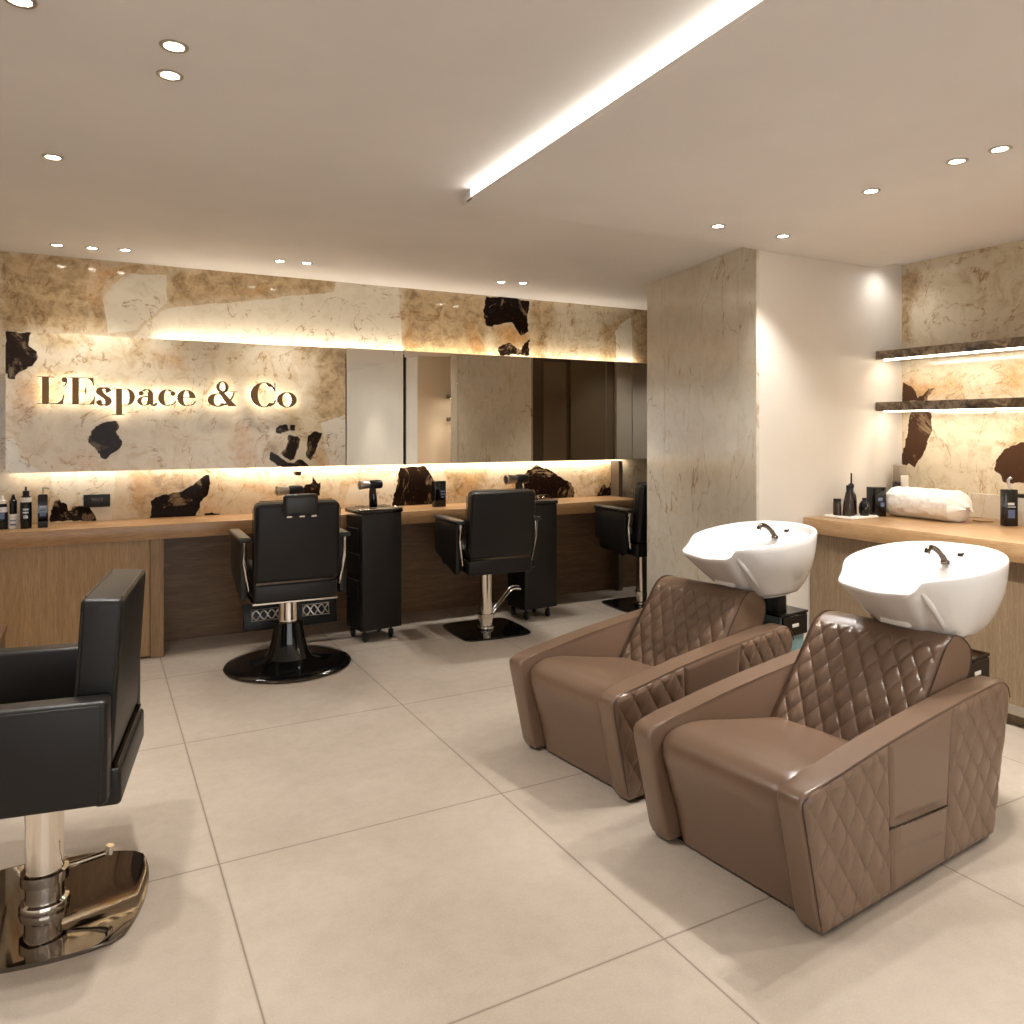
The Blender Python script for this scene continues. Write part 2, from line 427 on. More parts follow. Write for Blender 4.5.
# rear wall behind the viewer with an unseen window opening added for soft fill light
bm = B()
joinbox(bm, (-3.0,-4.2,0), (-2.4,-4.1,HCEIL)); joinbox(bm, (3.2,-4.2,0), (4.1,-4.1,HCEIL))
joinbox(bm, (-2.4,-4.2,0), (3.2,-4.1,.3)); joinbox(bm, (-2.4,-4.2,2.3), (3.2,-4.1,HCEIL))
struct('wall_rear', bm, 'cream_wall')
bm = B()
for x in (-2.4, -.55, 1.32, 3.15): joinbox(bm, (x,-4.18,.3), (x+.05,-4.12,2.3))
joinbox(bm, (-2.35,-4.18,.3), (3.2,-4.12,.35)); joinbox(bm, (-2.35,-4.18,2.25), (3.2,-4.12,2.3))
struct('window_added_1', bm, 'steel')  # unseen frame of the window added for fill light
bm = B(); joinbox(bm, (4.0,-4.1,0), (4.1,.7,HSLAB)); joinbox(bm, (4.1,.6,0), (XN+.1,.7,HCEIL)); struct('wall_right_front', bm, 'cream_wall')

# pillar / wall block between salon and niche
pil = [(3.375,YP),(3.62,4.60),(6.3,4.60),(6.3,4.5),(XN+.1,4.5),(XN+.1,YP)]
bm = B(); prism(bm, [(3.395,YP),(3.64,4.58),(6.3,4.58),(6.3,YP)], 'z', 0, HCEIL); struct('wall_pillar', bm, 'cream_wall')
# marble cladding on its left flank: three tall slabs with joints
d = Vector((3.62-3.375, 4.60-YP)); 
def flank(a, b, name):
    p = Vector((3.375,YP))+d*a; q = Vector((3.375,YP))+d*b; nrm = Vector((d.y,-d.x)).normalized()*.02
    bm = B(); prism(bm, [(p.x,p.y),(q.x,q.y),(q.x+nrm.x,q.y+nrm.y),(p.x+nrm.x,p.y+nrm.y)], 'z', 0, HCEIL-.001, .0012, 1)
    o = struct(name, bm, 'stone_pillar'); return o
flank(.0, .135, 'wall_pillar_marble_slab'); flank(.137, .80, 'wall_pillar_marble_slab'); flank(.802, 1.0, 'wall_pillar_marble_slab')
# the pillar's back, seen only in the mirrors: dark panels, a door, a light switch
bm = B(); joinbox(bm, (3.64,4.582,0), (4.58,4.60,HCEIL)); struct('wall_corridor', bm, 'dark_wall')
bm = B(); joinbox(bm, (4.58,4.582,0), (6.3,4.64,HCEIL)); struct('wall_corridor_cream', bm, 'cream_wall')
bm = B(); joinbox(bm, (3.75,4.60,0), (4.0,4.615,2.05)); joinbox(bm, (4.05,4.60,0), (4.55,4.62,2.12)); struct('door_1', bm, 'pale_door')

# niche wall
niche_p = [
 (0,[(903,468),(902,456),(905,440),(909,416),(915,410),(933,413),(932,427),(927,445),(921,456),(915,467),(909,464)]),
 (1,[(901,386),(912,388),(935,383),(928,398),(901,400)]), (0,[(901,401),(903,384),(912,390),(918,398),(936,384),(928,400)]),
 (0,[(993,471),(998,458),(1006,448),(1024,442),(1040,445),(1040,480),(1024,484),(1005,483)]),
 (1,[(1005,448),(1012,430),(1030,415),(1030,445)]), (1,[(901,274),(916,270),(920,292),(910,300),(912,340),(901,345)]),
 (3,[(901,380),(960,372),(975,395),(940,400),(901,395)]), (3,[(1000,360),(1030,355),(1030,395),(990,392)]),
]
stone_sheet('wall_niche', 'stone_niche', 'x', XN, .7, YP, .80, HCEIL, niche_p, step=.0125)
bm = B(); joinbox(bm, (XN+.002,.7,0), (XN+.1,YP,HCEIL)); struct('wall_niche_core', bm, 'cream_wall')

# shelves
for (zb, zt, lab) in ((1.851,1.906,'upper brown marbled stone shelf with warm light under it in the niche'),
                      (1.521,1.578,'lower brown marbled stone shelf with warm light under it in the niche')):
    t = empty('stone_shelf', (4.42, 2.0, zb), 0, lab, 'shelf', 'stone shelves in the niche')
    bm = B(); joinbox(bm, (0,-1.25,0), (.262,1.275,zt-zb), .002, 1); link('shelf_board', bm, 'shelf', t)
    bm = B(); joinbox(bm, (.045,-1.2,-.006), (.06,1.25,.0)); link('light_strip', bm, 'led', t)

# wood panelling under the back worktop, cabinet at left
bm = B(); joinbox(bm, (.373,YW-.03,0), (6.3,YW+.002,.74)); struct('trim_1', bm, 'walnut_h')
cab = empty('cabinet', (-.9, 5.24, 0), 0, 'light oak cabinet front under the left end of the long worktop', 'cabinet')
bm = B(); joinbox(bm, (-1.2,0,.012), (1.195,.34,.73), .001, 1); link('front_panel', bm, 'oak_v', cab)
bm = B(); joinbox(bm, (1.197,-.015,.0), (1.273,.34,.73), .002, 1); link('end_panel', bm, 'oak_edge', cab)
bm = B(); joinbox(bm, (-2.1,5.21,.73), (4.02,YW-.001,.82), .003, 2)
tag(link('worktop', bm, 'oak_top'), 'long oak worktop running under the mirrors along the back wall', 'worktop')
bm = B(); joinbox(bm, (4.02,5.5,.0), (4.06,YW,1.13)); struct('trim_2', bm, 'dark_wall')

# ---------------------------------------------------------------- sign panel with letters
sign_p = [
 (0,[(4,332),(33,332),(30,340),(26,345),(36,352),(40,360),(30,366),(20,370),(18,378),(12,380),(8,372),(4,380)]),
 (1,[(33,332),(75,336),(85,348),(60,352),(42,348)]), (3,[(14,372),(60,380),(60,405),(20,420),(5,400)]),
 (1,[(74,334),(90,338),(92,346),(80,344)]), (1,[(138,338),(147,338),(140,352),(133,362)]), (1,[(4,415),(14,418),(10,430),(4,432)]),
 (0,[(87,441),(92,432),(98,424),(106,420),(117,420),(120,427),(116,436),(121,443),(116,453),(108,459),(101,457)]),
 (3,[(150,352),(176,348),(196,372),(170,372)]), (3,[(236,420),(252,424),(250,450),(256,466),(236,466),(232,450)]),
 (3,[(60,455),(90,455),(105,470),(80,472)]),
 (1,[(314,344),(347,347),(347,416),(320,422),(316,400),(318,370)]), (1,[(300,342),(320,345),(318,360),(304,352)]),
 (0,[(275,429),(280,425),(288,425),(289,431),(281,436),(276,434)]), (0,[(291,425),(296,425),(296,430),(291,430)]),
 (0,[(286,437),(292,434),(300,437),(299,450),(293,459),(284,458),(281,454),(287,448)]),
 (0,[(307,436),(313,432),(321,434),(320,444),(315,452),(309,460),(305,455),(308,446)]),
 (0,[(272,452),(279,457),(284,462),(300,460),(318,468),(276,468),(270,460)]),
 (1,[(268,440),(276,438),(284,452),(276,458),(270,452)]), (3,[(320,440),(330,467),(310,467),(316,452)]),
 (2,[(320,423),(347,415),(347,470),(331,470)]),
 (2,[(6,440),(14,438),(22,460),(40,472),(6,474)]),
]
SY = 5.47
xs0 = at_y(5.5,400,SY).x; xs1 = at_y(345.5,400,SY).x
MZ0, MZ1 = 1.143, 1.987
pan = empty('sign_panel', (0,0,0), 0, 'backlit cream stone panel with dark stains, behind the bronze lettering', 'sign panel')
o = stone_sheet('stone_slab', 'stone_sign', 'y', SY, xs0, xs1, MZ0, MZ1, sign_p, step=.0115, thick=.03, kind=None, parent=pan)
bm = B(); joinbox(bm, (xs0+.1,SY+.03,MZ0+.08), (xs1-.1,YW,MZ1-.08)); link('mounting_box', bm, 'grey_lacquer', pan)

def stroke(bm, pts, thick, thin, y0, y1, seg=10, caps=0.0):
    """didone stroke: width follows direction. pts 2-D control points (spline) in glyph units, already in metres"""
    P_ = [Vector((p[0], p[1], 0)) for p in pts]
    sp = spline(P_, seg) if len(P_) > 2 else P_
    L = []; Rr = []
    for i, p in enumerate(sp):
        t = (sp[min(i+1, len(sp)-1)]-sp[max(i-1, 0)]).normalized(); n = Vector((-t.y, t.x, 0))
        w = (abs(n.x)**1.4*thick+abs(n.y)*thin)/2
        if w < thin/2: w = thin/2
        L.append(p+n*w); Rr.append(p-n*w)
    for i in range(len(sp)-1):
        q = [L[i], L[i+1], Rr[i+1], Rr[i]]
        slab2(bm, [(a.x, a.y) for a in q], y0, y1)
def slab2(bm, pts, y0, y1):
    if sum(a[0]*b[1]-b[0]*a[1] for a, b in zip(pts, pts[1:]+pts[:1])) < 0: pts = pts[::-1]
    a = [bm.verts.new((p[0], y0, p[1])) for p in pts]; b = [bm.verts.new((p[0], y1, p[1])) for p in pts]
    n = len(pts)
    bm.faces.new(a); bm.faces.new(b[::-1])
    for i in range(n): bm.faces.new((a[i], b[i], b[(i+1) % n], a[(i+1) % n]))
def ell(bm, cx, cz, rx, rz, y0, y1, n=20):
    slab2(bm, [(cx+rx*math.cos(2*PI*i/n), cz+rz*math.sin(2*PI*i/n)) for i in range(n)], y0, y1)
def ring(bm, cx, cz, rx, rz, ix, iz, a0, a1, y0, y1, n=30, tilt=0):
    for i in range(n):
        t0 = a0+(a1-a0)*i/n; t1 = a0+(a1-a0)*(i+1)/n
        q = [(cx+rx*math.cos(t0), cz+rz*math.sin(t0)), (cx+rx*math.cos(t1), cz+rz*math.sin(t1)),
             (cx+ix*math.cos(t1+tilt), cz+iz*math.sin(t1+tilt)), (cx+ix*math.cos(t0+tilt), cz+iz*math.sin(t0+tilt))]
        slab2(bm, q, y0, y1)
def glyph(ch, bm, x0, x1, zb, H, y0, y1):
    """H = cap height, x-height .62H; zb = baseline"""
    w = x1-x0; xh = .62*H; tk = .22*H; tn = .028*H; Rc = lambda a, b, c, d: slab2(bm, [(a,b),(c,b),(c,d),(a,d)], y0, y1)
    X_ = lambda f: x0+w*f
    if ch == 'L':
        Rc(X_(.18), zb, X_(.18)+tk, zb+H); Rc(x0, zb, X_(.95), zb+tn); Rc(x0, zb+H-tn, X_(.62), zb+H)
        slab2(bm, [(X_(.55),zb),(X_(.95),zb),(X_(1.0),zb+.36*H),(X_(.965),zb+.36*H),(X_(.90),zb+.16*H),(X_(.74),zb+.04*H)], y0, y1)
    elif ch == "'":
        ell(bm, X_(.5), zb+.90*H, .095*H, .095*H, y0, y1)
        slab2(bm, [(X_(.75),zb+.92*H),(X_(.92),zb+.84*H),(X_(.72),zb+.70*H),(X_(.3),zb+.64*H),(X_(.28),zb+.67*H),(X_(.6),zb+.74*H)], y0, y1)
    elif ch == 'E':
        Rc(X_(.15), zb, X_(.15)+tk, zb+H); Rc(x0, zb, X_(.95), zb+tn); Rc(x0, zb+H-tn, X_(.92), zb+H)
        Rc(X_(.3), zb+.5*H-tn/2, X_(.66), zb+.5*H+tn/2)
        slab2(bm, [(X_(.62),zb),(X_(.96),zb),(X_(1.0),zb+.34*H),(X_(.97),zb+.34*H),(X_(.90),zb+.16*H),(X_(.78),zb+.04*H)], y0, y1)
        slab2(bm, [(X_(.62),zb+H),(X_(.92),zb+H),(X_(.95),zb+.70*H),(X_(.92),zb+.70*H),(X_(.86),zb+.86*H),(X_(.76),zb+.96*H)][::-1], y0, y1)
        slab2(bm, [(X_(.64),zb+.36*H),(X_(.67),zb+.36*H),(X_(.67),zb+.66*H),(X_(.64),zb+.66*H),(X_(.60),zb+.5*H)], y0, y1)
    elif ch == 'o':
        ring(bm, X_(.5), zb+xh/2, w/2, xh*.52, w*.24, xh*.47, 0, 2*PI, y0, y1, 36)
    elif ch in 'ce':
        ring(bm, X_(.5), zb+xh/2, w/2, xh*.52, w*.16, xh*.47, R(52 if ch == 'c' else 0), R(300), y0, y1, 30)
        stroke(bm, [(X_(.72),zb+.025*H), (X_(.88),zb+.08*H), (X_(1.0),zb+.19*H)], tn*1.4, tn*1.4, y0, y1)
        if ch == 'c': ell(bm, X_(.82), zb+xh*.76, w*.15, w*.14, y0, y1)
        else: Rc(X_(.2), zb+xh*.50, X_(.98), zb+xh*.50+tn)
    elif ch == 's':
        stroke(bm, [(X_(.86),zb+xh*.78),(X_(.66),zb+xh*.99),(X_(.32),zb+xh*.98),(X_(.17),zb+xh*.78),(X_(.40),zb+xh*.58),(X_(.70),zb+xh*.42),(X_(.84),zb+xh*.22),(X_(.64),zb+xh*.01),(X_(.30),zb+xh*.02),(X_(.10),zb+xh*.26)], tk*.95, tn*1.8, y0, y1, 6)
        slab2(bm, [(X_(a_),zb+xh*b_) for a_, b_ in ((.12,.80),(.20,.94),(.40,.88),(.50,.70),(.84,.48),(.94,.26),(.80,.08),(.60,.12),(.56,.32),(.20,.54))], y0-.0006, y1-.0002)
        Rc(X_(.83), zb+xh*.70, X_(.88), zb+xh); Rc(X_(.08), zb, X_(.13), zb+xh*.32)
    elif ch == 'p':
        Rc(X_(.17), zb-.38*H, X_(.17)+tk*.95, zb+xh); Rc(x0, zb-.38*H, X_(.56), zb-.38*H+tn); Rc(x0, zb+xh-tn, X_(.2), zb+xh)
        ring(bm, X_(.62), zb+xh/2, w*.38, xh*.52, w*.13, xh*.47, -PI*.62, PI*.62, y0, y1, 26)
    elif ch == 'a':
        slab2(bm, [(X_(.52),zb+.03*H),(X_(.52)+tk*.9,zb+.03*H),(X_(.52)+tk*.9,zb+xh*.80),(X_(.52),zb+xh*.80)], y0-.0006, y1-.0002)
        ring(bm, X_(.48), zb+xh*.74, w*.30, xh*.28, w*.10, xh*.235, -.2, R(150), y0, y1, 14)
        ell(bm, X_(.20), zb+xh*.74, w*.13, w*.13, y0, y1)
        ring(bm, X_(.36), zb+xh*.27, w*.36, xh*.29, w*.14, xh*.24, R(60), R(320), y0, y1, 24)
        stroke(bm, [(X_(.50),zb+xh*.10),(X_(.56),zb+xh*.5),(X_(.40),zb+xh*.56)], tn, tn*1.3, y0, y1, 4)
        stroke(bm, [(X_(.70),zb+.06*H),(X_(.84),zb+.0*H),(X_(1.0),zb+.10*H)], tn*2.4, tn*2.4, y0, y1, 5)
    elif ch == 'C':
        ring(bm, X_(.52), zb+H/2, w*.52, H*.515, w*.24, H*.485, R(42), R(318), y0, y1, 34)
        Rc(X_(.93), zb+.64*H, X_(.97), zb+H); stroke(bm, [(X_(.70),zb+.96*H),(X_(.86),zb+.84*H),(X_(.96),zb+.66*H)], tn*1.6, tn*1.6, y0, y1)
        stroke(bm, [(X_(.72),zb+.03*H),(X_(.88),zb+.12*H),(X_(.98),zb+.28*H)], tn*1.6, tn*1.6, y0, y1)
    elif ch == '&':
        ring(bm, X_(.50), zb+.77*H, w*.21, H*.24, w*.10, H*.21, 0, 2*PI, y0, y1, 22)
        slab2(bm, [(X_(.29),zb+.72*H),(X_(.46),zb+.66*H),(X_(.98),zb+.02*H),(X_(.70),zb+.0*H)], y0-.0006, y1-.0002)
        ring(bm, X_(.34), zb+.25*H, w*.34, H*.27, w*.13, H*.23, R(75), R(330), y0, y1, 26)
        stroke(bm, [(X_(.40),zb+.50*H),(X_(.52),zb+.57*H),(X_(.66),zb+.66*H)], tn*2, tn*2, y0, y1, 4)
        stroke(bm, [(X_(.60),zb+.05*H),(X_(.80),zb+.30*H),(X_(.90),zb+.58*H)], tn*1.5, tn*1.8, y0, y1, 5)
        Rc(X_(.74), zb+.58*H, X_(1.02), zb+.58*H+tn)
LY = SY-.05
let = empty('wall_lettering', (0, LY, 1.55), 0, "glossy bronze raised letters reading L'Espace & Co on the backlit stone panel", 'lettering')
LS = [('L',37,64.5),("'",61,68),('E',68,95.5),('s',96.7,111),('p',112,135),('a',137,157),('c',158,176),('e',177,195.5),('&',207.5,237),('C',250.5,276),('o',277,296.5)]
for ch, a, b in LS:
    xa = at_y(a,400,LY).x; xb = at_y(b,400,LY).x
    # cap height and baseline follow the measured letters
    zb = 1.556; H = .165
    bm = B(); glyph(ch, bm, xa, xb, zb-1.55, H, -.008, .008)
    bmesh.ops.remove_doubles(bm, verts=bm.verts, dist=1e-5)
    me_name = 'apostrophe' if ch == "'" else ('ampersand' if ch == '&' else 'letter')
    lo = link(me_name, bm, 'bronze', let, recalc=False)
    bm = B(); glyph(ch, bm, xa, xb, zb-1.55, H, .0085, .0095)
    link('halo_light', bm, 'halo', lo, smooth=False)
    xm = (xa+xb)/2
    if ch != "'":
        bm = B(); tube(bm, [(xm,.0096,.012),(xm,.0495,.012)], .002, 6); link('standoff_pin', bm, 'steel', lo)
# ---------------------------------------------------------------- mirror cabinets
def mirror_unit(x0, x1, label, panes, rot=0, frame='steel', dep=.05):
    t = empty('wall_mirror', (x0, SY, MZ0), rot, label, 'mirror', 'mirrors along the back wall')
    W = x1-x0; H = MZ1-MZ0+.006
    bm = B(); joinbox(bm, (0,.006,0), (W,dep,H), .001, 1); link('cabinet_body', bm, 'grey_lacquer', t)
    a = 0
    for p in panes:
        b = a+p*W
        bm = B(); joinbox(bm, (a+.0015,0,.002), (b-.0015,.0055,H-.002), .0008, 1); link('mirror_pane', bm, 'mirror', t)
        a = b
    return t
xa = at_y(346.5,400,SY).x; xb = at_y(403.5,400,SY).x; xc = at_y(406,400,SY).x; xd = at_y(458,400,SY).x; xe = at_y(606,400,SY).x; xf = at_y(632,400,SY).x
m1 = mirror_unit(xa, xb, 'narrow hinged mirror door right beside the lettered stone panel', [1.0])
bm = B(); joinbox(bm, (0,-.004,0), (.006,.006,MZ1-MZ0+.006)); joinbox(bm, (0,-.004,0), (xb-xa,.004,.006)); link('bright_edge', bm, 'chrome', m1)
bm = B(); joinbox(bm, (xb-xa-.07,-.012,MZ1-MZ0-.02), (xb-xa+.02,.0,MZ1-MZ0-.012)); joinbox(bm, (xb-xa-.075,-.014,MZ1-MZ0-.03), (xb-xa-.062,.0,MZ1-MZ0-.006))
joinbox(bm, (xb-xa+.002,-.014,MZ1-MZ0-.045), (xb-xa+.016,.0,MZ1-MZ0+.004)); link('hinge', bm, 'chrome', m1)
m2 = mirror_unit(xc, xf, 'wide run of mirror panes in the middle of the back wall', [(xd-xc)/(xf-xc), (xe-xd)/(xf-xc), (xf-xe)/(xf-xc)])
bm = B(); joinbox(bm, (-.012,-.008,-.002), (-.001,.10,MZ1-MZ0+.008)); link('dark_edge', bm, 'dark_chrome', m2)
m3 = mirror_unit(xf+.004, 5.2, 'last mirror panel of the row, partly hidden by the pillar', [1.0])

# LED strips hidden behind the sign panel and mirrors
def area(name, loc, rot, sx, sy, power, col=(1,.86,.69), spread=180):
    L = bpy.data.lights.new(name, 'AREA'); L.shape = 'RECTANGLE'; L.size = sx; L.size_y = sy; L.energy = power; L.color = col[:3]
    L.spread = R(spread)
    o = bpy.data.objects.new(name, L); COL.objects.link(o); o.location = loc; o.rotation_euler = rot; return o
def strip(x0, x1, z, up, power):
    c = (x0+x1)/2; w = x1-x0
    area('led_strip_light', (c, SY+.10, z), (R(180-16) if up else R(16), 0, 0), w, .02, power)
strip(.35, 4.3, MZ1-.015, True, 6.5)
strip(.75, 4.15, MZ0+.015, False, 8)
strip(-.45, .75, MZ0+.015, False, 1.2)

# ---------------------------------------------------------------- ceiling lamps
def down_proto():
    t = empty('ceiling_downlight', (0,0,0), 0, '', 'ceiling light', 'recessed ceiling downlights')
    bm = B(); lathe(bm, [(.026,.0),(.027,-.003),(.036,-.004),(.039,-.002),(.039,0)], n=28, cap=False)
    link('trim_ring', bm, 'steel', t)
    bm = B(); lathe(bm, [(.0005,-.0012),(.015,-.0018),(.0255,-.0008)], n=24, cap=False); link('lamp_lens', bm, 'lens', t)
    return t
proto = down_proto(); first = True
LIGHTS = [
 (20,0,0,'downlight at the top left corner of the ceiling, cut by the frame',1),
 (174,46,0,'farther-forward of the two stacked downlights left of the light strip',1),
 (170,75,0,'second of the two stacked downlights, just below the first',1),
 (53,157,0,'single downlight alone on the left part of the ceiling',1),
 (57,245,0,'left one of three downlights in a row above the lettered panel',.3),
 (92,248,0,'middle one of three downlights in a row above the lettered panel',.3),
 (125,250,0,'right one of three downlights in a row above the lettered panel',.3),
 (280,261,0,'left one of the pair of downlights above the barber chair',.3),
 (307,263,0,'right one of the pair of downlights above the barber chair',.3),
 (501,282,0,'left one of the pair of downlights near the dark stone patch',.8),
 (523,283,0,'right one of the pair of downlights near the dark stone patch',.8),
 (718,226,1,'faint small downlight on the lowered ceiling left of the pillar corner',.5),
 (783,236,1,'bright downlight close to the white face of the pillar',1.0),
 (871,191,1,'small downlight in the middle of the lowered ceiling row',1),
 (957,161,1,'downlight with visible dark ring on the lowered ceiling',1),
 (1000,149,1,'rightmost bright downlight on the lowered ceiling',1.3),
]
def spot(loc, power, ang=95, blend=.7, col=(1,.955,.905), rad=.03, aim=None):
    L = bpy.data.lights.new('downlight_and_fill_lamp', 'SPOT'); L.energy = power; L.spot_size = R(ang); L.spot_blend = blend; L.color = col; L.shadow_soft_size = rad
    o = bpy.data.objects.new('downlight_and_fill_lamp', L); COL.objects.link(o); o.location = loc
    if aim: o.rotation_euler = (Vector(aim)-Vector(loc)).to_track_quat('-Z','Y').to_euler()
    return o
for x, y, low, lab, k in LIGHTS:
    h = HSLAB if low else HCEIL
    p = at_z(x, y, h)
    o = proto if first else copy_tree(proto); first = False
    o.location = (p.x, p.y, h-.0005); o['label'] = lab
    spot((p.x, p.y, h-.02), 44*k)
# the rest of the lamps of the room, above and behind the viewer
for (x, y) in ((-.3,.8),(.2,-.4),(-1.6,1.5),(-1.6,3.2),(-1.8,4.8),(.4,-2.2),(-1.5,-1.2)):
    o = copy_tree(proto); o.location = (x, y, HCEIL-.0005); o['label'] = 'ceiling downlight outside the picture, over the front of the salon'
    spot((x, y, HCEIL-.02), 38)
for (x, y) in ((2.9,.9),(2.9,.2),(2.6,-1.4),(3.3,-1.2)):
    o = copy_tree(proto); o.location = (x, y, HSLAB-.0005); o['label'] = 'ceiling downlight outside the picture, over the wash area'
    spot((x, y, HSLAB-.02), 38)
spot((4.5,5.15,HCEIL-.02), 16)  # added lamp without a fixture, brightens the dark corridor seen in the mirrors
spot((5.2,5.15,HCEIL-.02), 16)  # second added corridor lamp, lights the cream part; no fixture
# niche shelves: LED light
for z in (1.849, 1.519): area('shelf_led_light', (4.47, 2.05, z-.008), (0, R(-18), 0), .015, 2.3, 5, (1,.89,.76))
spot((4.435, 3.12, 2.478), 9, 150, 1.0, rad=.06, aim=(4.25,3.27,1.2))
spot((4.5, 1.6, 2.478), 10, 120, .8)

# ================================================================ STYLING CHAIRS
def rounded_plate(bm, half, z0, z1, bulge=.1, rc=.03, n=10, bev=.004):
    pts = []
    for k in range(4):
        a = PI/4+k*PI/2
        for j in range(n):
            t = j/(n-1)
            p0 = Vector((math.cos(a), math.sin(a)))*half*math.sqrt(2); p1 = Vector((math.cos(a+PI/2), math.sin(a+PI/2)))*half*math.sqrt(2)
            p = p0.lerp(p1, .06+.88*t); m_ = ((p0+p1)/2).normalized()
            p = p+m_*bulge*half*(1-(2*t-1)**2)
            pts.append((p.x, p.y))
    prism(bm, pts, 'z', z0, z1, bev, 2)
def styling_chair(name, label, dz=0.0, kind='plain', cat='salon chair'):
    t = empty(name, (0,0,0), 0, label, cat, 'black styling chairs')
    bx = kind == 'boxy'; HW = .25 if bx else .234; yb = .055 if bx else 0.0; ag = 0 if bx else -.016
    # seat
    bm = B(); joinbox(bm, (-HW,-.22,.44+dz), (HW,.27,.535+dz), .02, 3); link('seat', bm, 'black_leather', t)
    bm = B(); joinbox(bm, (-HW+.015,-.16+yb,.536+dz), (HW-.015,.29,.60+dz), .028, 4); link('seat_cushion', bm, 'black_leather', t)
    # lower back block, sits behind the seat
    tilt = Matrix.Translation((0,-.20+yb,.55+dz)) @ Matrix.Rotation(R(3.5 if bx else 7), 4, 'X') @ Matrix.Translation((0,.20,-.55-dz))
    bm = B(); joinbox(bm, (-HW+.002,-.258+yb*.4,.435+dz), (HW-.002,-.19+yb*.4,.535+dz), .012, 3); link('back_block', bm, 'black_leather', t)
    bm = B(); joinbox(bm, (-HW,-.27,.55+dz), (HW,-.165,1.0+dz), .014 if bx else .028, 5, tilt); link('backrest', bm, 'black_leather', t)
    bm = B()   # seams of the backrest
    def pp(x, y, z): return tilt @ Vector((x, y, z+dz))
    for y in (-.262, -.173):
        for s in (1, -1):
            tube(bm, [pp(s*(HW+.0005),y,.585), pp(s*(HW+.0005),y,.965)], .0022, 6)
        tube(bm, [pp(-HW+.03,y,1.0005), pp(HW-.03,y,1.0005)], .0022, 6)
    link('piping', bm, 'black_leather_pad', t)
    bm = B(); joinbox(bm, (-HW+.01,-.255+yb*.5,.5355+dz), (HW-.01,-.16,.5485+dz)); link('back_bracket', bm, 'dark_chrome', t)
    for s in (-1, 1):
        x0, x1 = (s*(.265+ag), s*(.325+ag)) if s > 0 else (s*(.325+ag), s*(.265+ag))
        if kind == 'boxy':
            bm = B(); joinbox(bm, (x0-.008,-.215,.475+dz), (x1+.008,.30,.748+dz), .012, 3); a = link('armrest', bm, 'black_leather', t)
            bm = B()
            for y, z in ((-.188,.49),): pass
            xo = (x1+.0085) if s > 0 else (x0-.0085)
            tube(bm, [(xo,-.20,.49+dz),(xo,-.20,.730+dz),(xo,-.194,.737+dz),(xo,.28,.737+dz),(xo,.286,.730+dz),(xo,.286,.49+dz)], .0018, 6); link('seam', bm, 'black_leather_pad', a)
        else:
            bm = B(); prism(bm, [(-.19,.455+dz),(-.19,.775+dz),(.222,.775+dz),(.232,.66+dz),(.232,.555+dz),(.20,.535+dz),(-.155,.437+dz)], 'x', x0+.012, x1-.012, .006, 2); a = link('armrest', bm, 'black_leather', t)
            bm = B(); joinbox(bm, (x0-.004,-.245,.775+dz), (x1+.004,.225,.802+dz), .011, 3); link('arm_pad', bm, 'black_leather_pad', a)
            bm = B()
            tube(bm, [(s*(.295+ag),-.215,.776+dz),(s*(.295+ag),-.218,.68+dz),(s*(.287+ag),-.212,.60+dz),(s*(.27+ag),-.20,.50+dz)], .006, 8)
            tube(bm, [(s*(.295+ag),-.235,.776+dz),(s*(.30+ag),-.218,.66+dz),(s*(.282+ag),-.20,.55+dz)], .005, 8)
            link('arm_bracket', bm, 'chrome', a)
    if kind == 'barber':
        bm = B(); joinbox(bm, (-.095,-.385,.925+dz), (.095,-.325,1.045+dz), .022, 4); link('headrest', bm, 'black_leather_pad', t)
        bm = B()
        for x in (-.075,-.005,.06): joinbox(bm, (x,-.350,.912+dz), (x+.032,-.330,.926+dz), .003, 1)
        link('headrest_bracket', bm, 'chrome', t)
        bm = B(); joinbox(bm, (-.24,-.235,.418+dz), (.24,.20,.432+dz), .003, 1); link('seat_frame', bm, 'chrome', t)
        bm = B(); lathe(bm, [(.34,0),(.355,.004),(.36,.014),(.352,.022),(.30,.030),(.18,.040),(.135,.055),(.115,.09),(.098,.15),(.085,.22),(.078,.262),(.06,.266)], n=64); link('pedestal', bm, 'gloss_black', t)
        bm = B(); lathe(bm, [(.363,.004),(.366,.008),(.366,.012),(.362,.016)], n=64, cap=False); link('base_rim', bm, 'dark_chrome', t)
        bm = B(); lathe(bm, [(.058,.262),(.060,.268),(.058,.28),(.056,.42+dz)], n=40); link('column', bm, 'chrome', t)
        # footrest
        fr = Matrix.Translation((.10,.45,.22)) @ Matrix.Rotation(R(-12), 4, 'X')
        bm = B(); joinbox(bm, (-.30,-.012,-.105), (.30,.012,.07), .008, 2, fr); f = link('footrest', bm, 'plastic_black', t)
        for s in (-1, 1):
            bm = B()
            for ph in (0, PI):
                tube(bm, [fr @ Vector((s*.16-.085+.17*i/36, -.0145, -.01+.028*math.sin(ph+2*PI*1.75*i/36))) for i in range(37)], .0045, 6)
            for q_ in (-.085, .085): tube(bm, [fr @ Vector((s*.16+q_,-.0145,-.038)), fr @ Vector((s*.16+q_,-.0145,.018))], .0045, 6)
            for zz in (-.045, .026):
                tube(bm, [fr @ Vector((s*.16-.09,-.0145,zz)), fr @ Vector((s*.16+.09,-.0145,zz))], .003, 6)
            link('footrest_grille', bm, 'steel', f)
        bm = B()
        for s in (-1, 1): tube(bm, [(s*.12,.20,.43+dz),(s*.13,.36,.38),(s*.14,.44,.29)], .009, 8)
        link('footrest_arm', bm, 'dark_chrome', t)
    else:
        rc = .05 if kind == 'boxy' else .047
        bm = B(); rounded_plate(bm, .24 if kind == 'boxy' else .245, .0, .012, .14 if kind == 'boxy' else .05, bev=.004); link('base_plate', bm, 'base_chrome' if kind == 'boxy' else 'gloss_black', t)
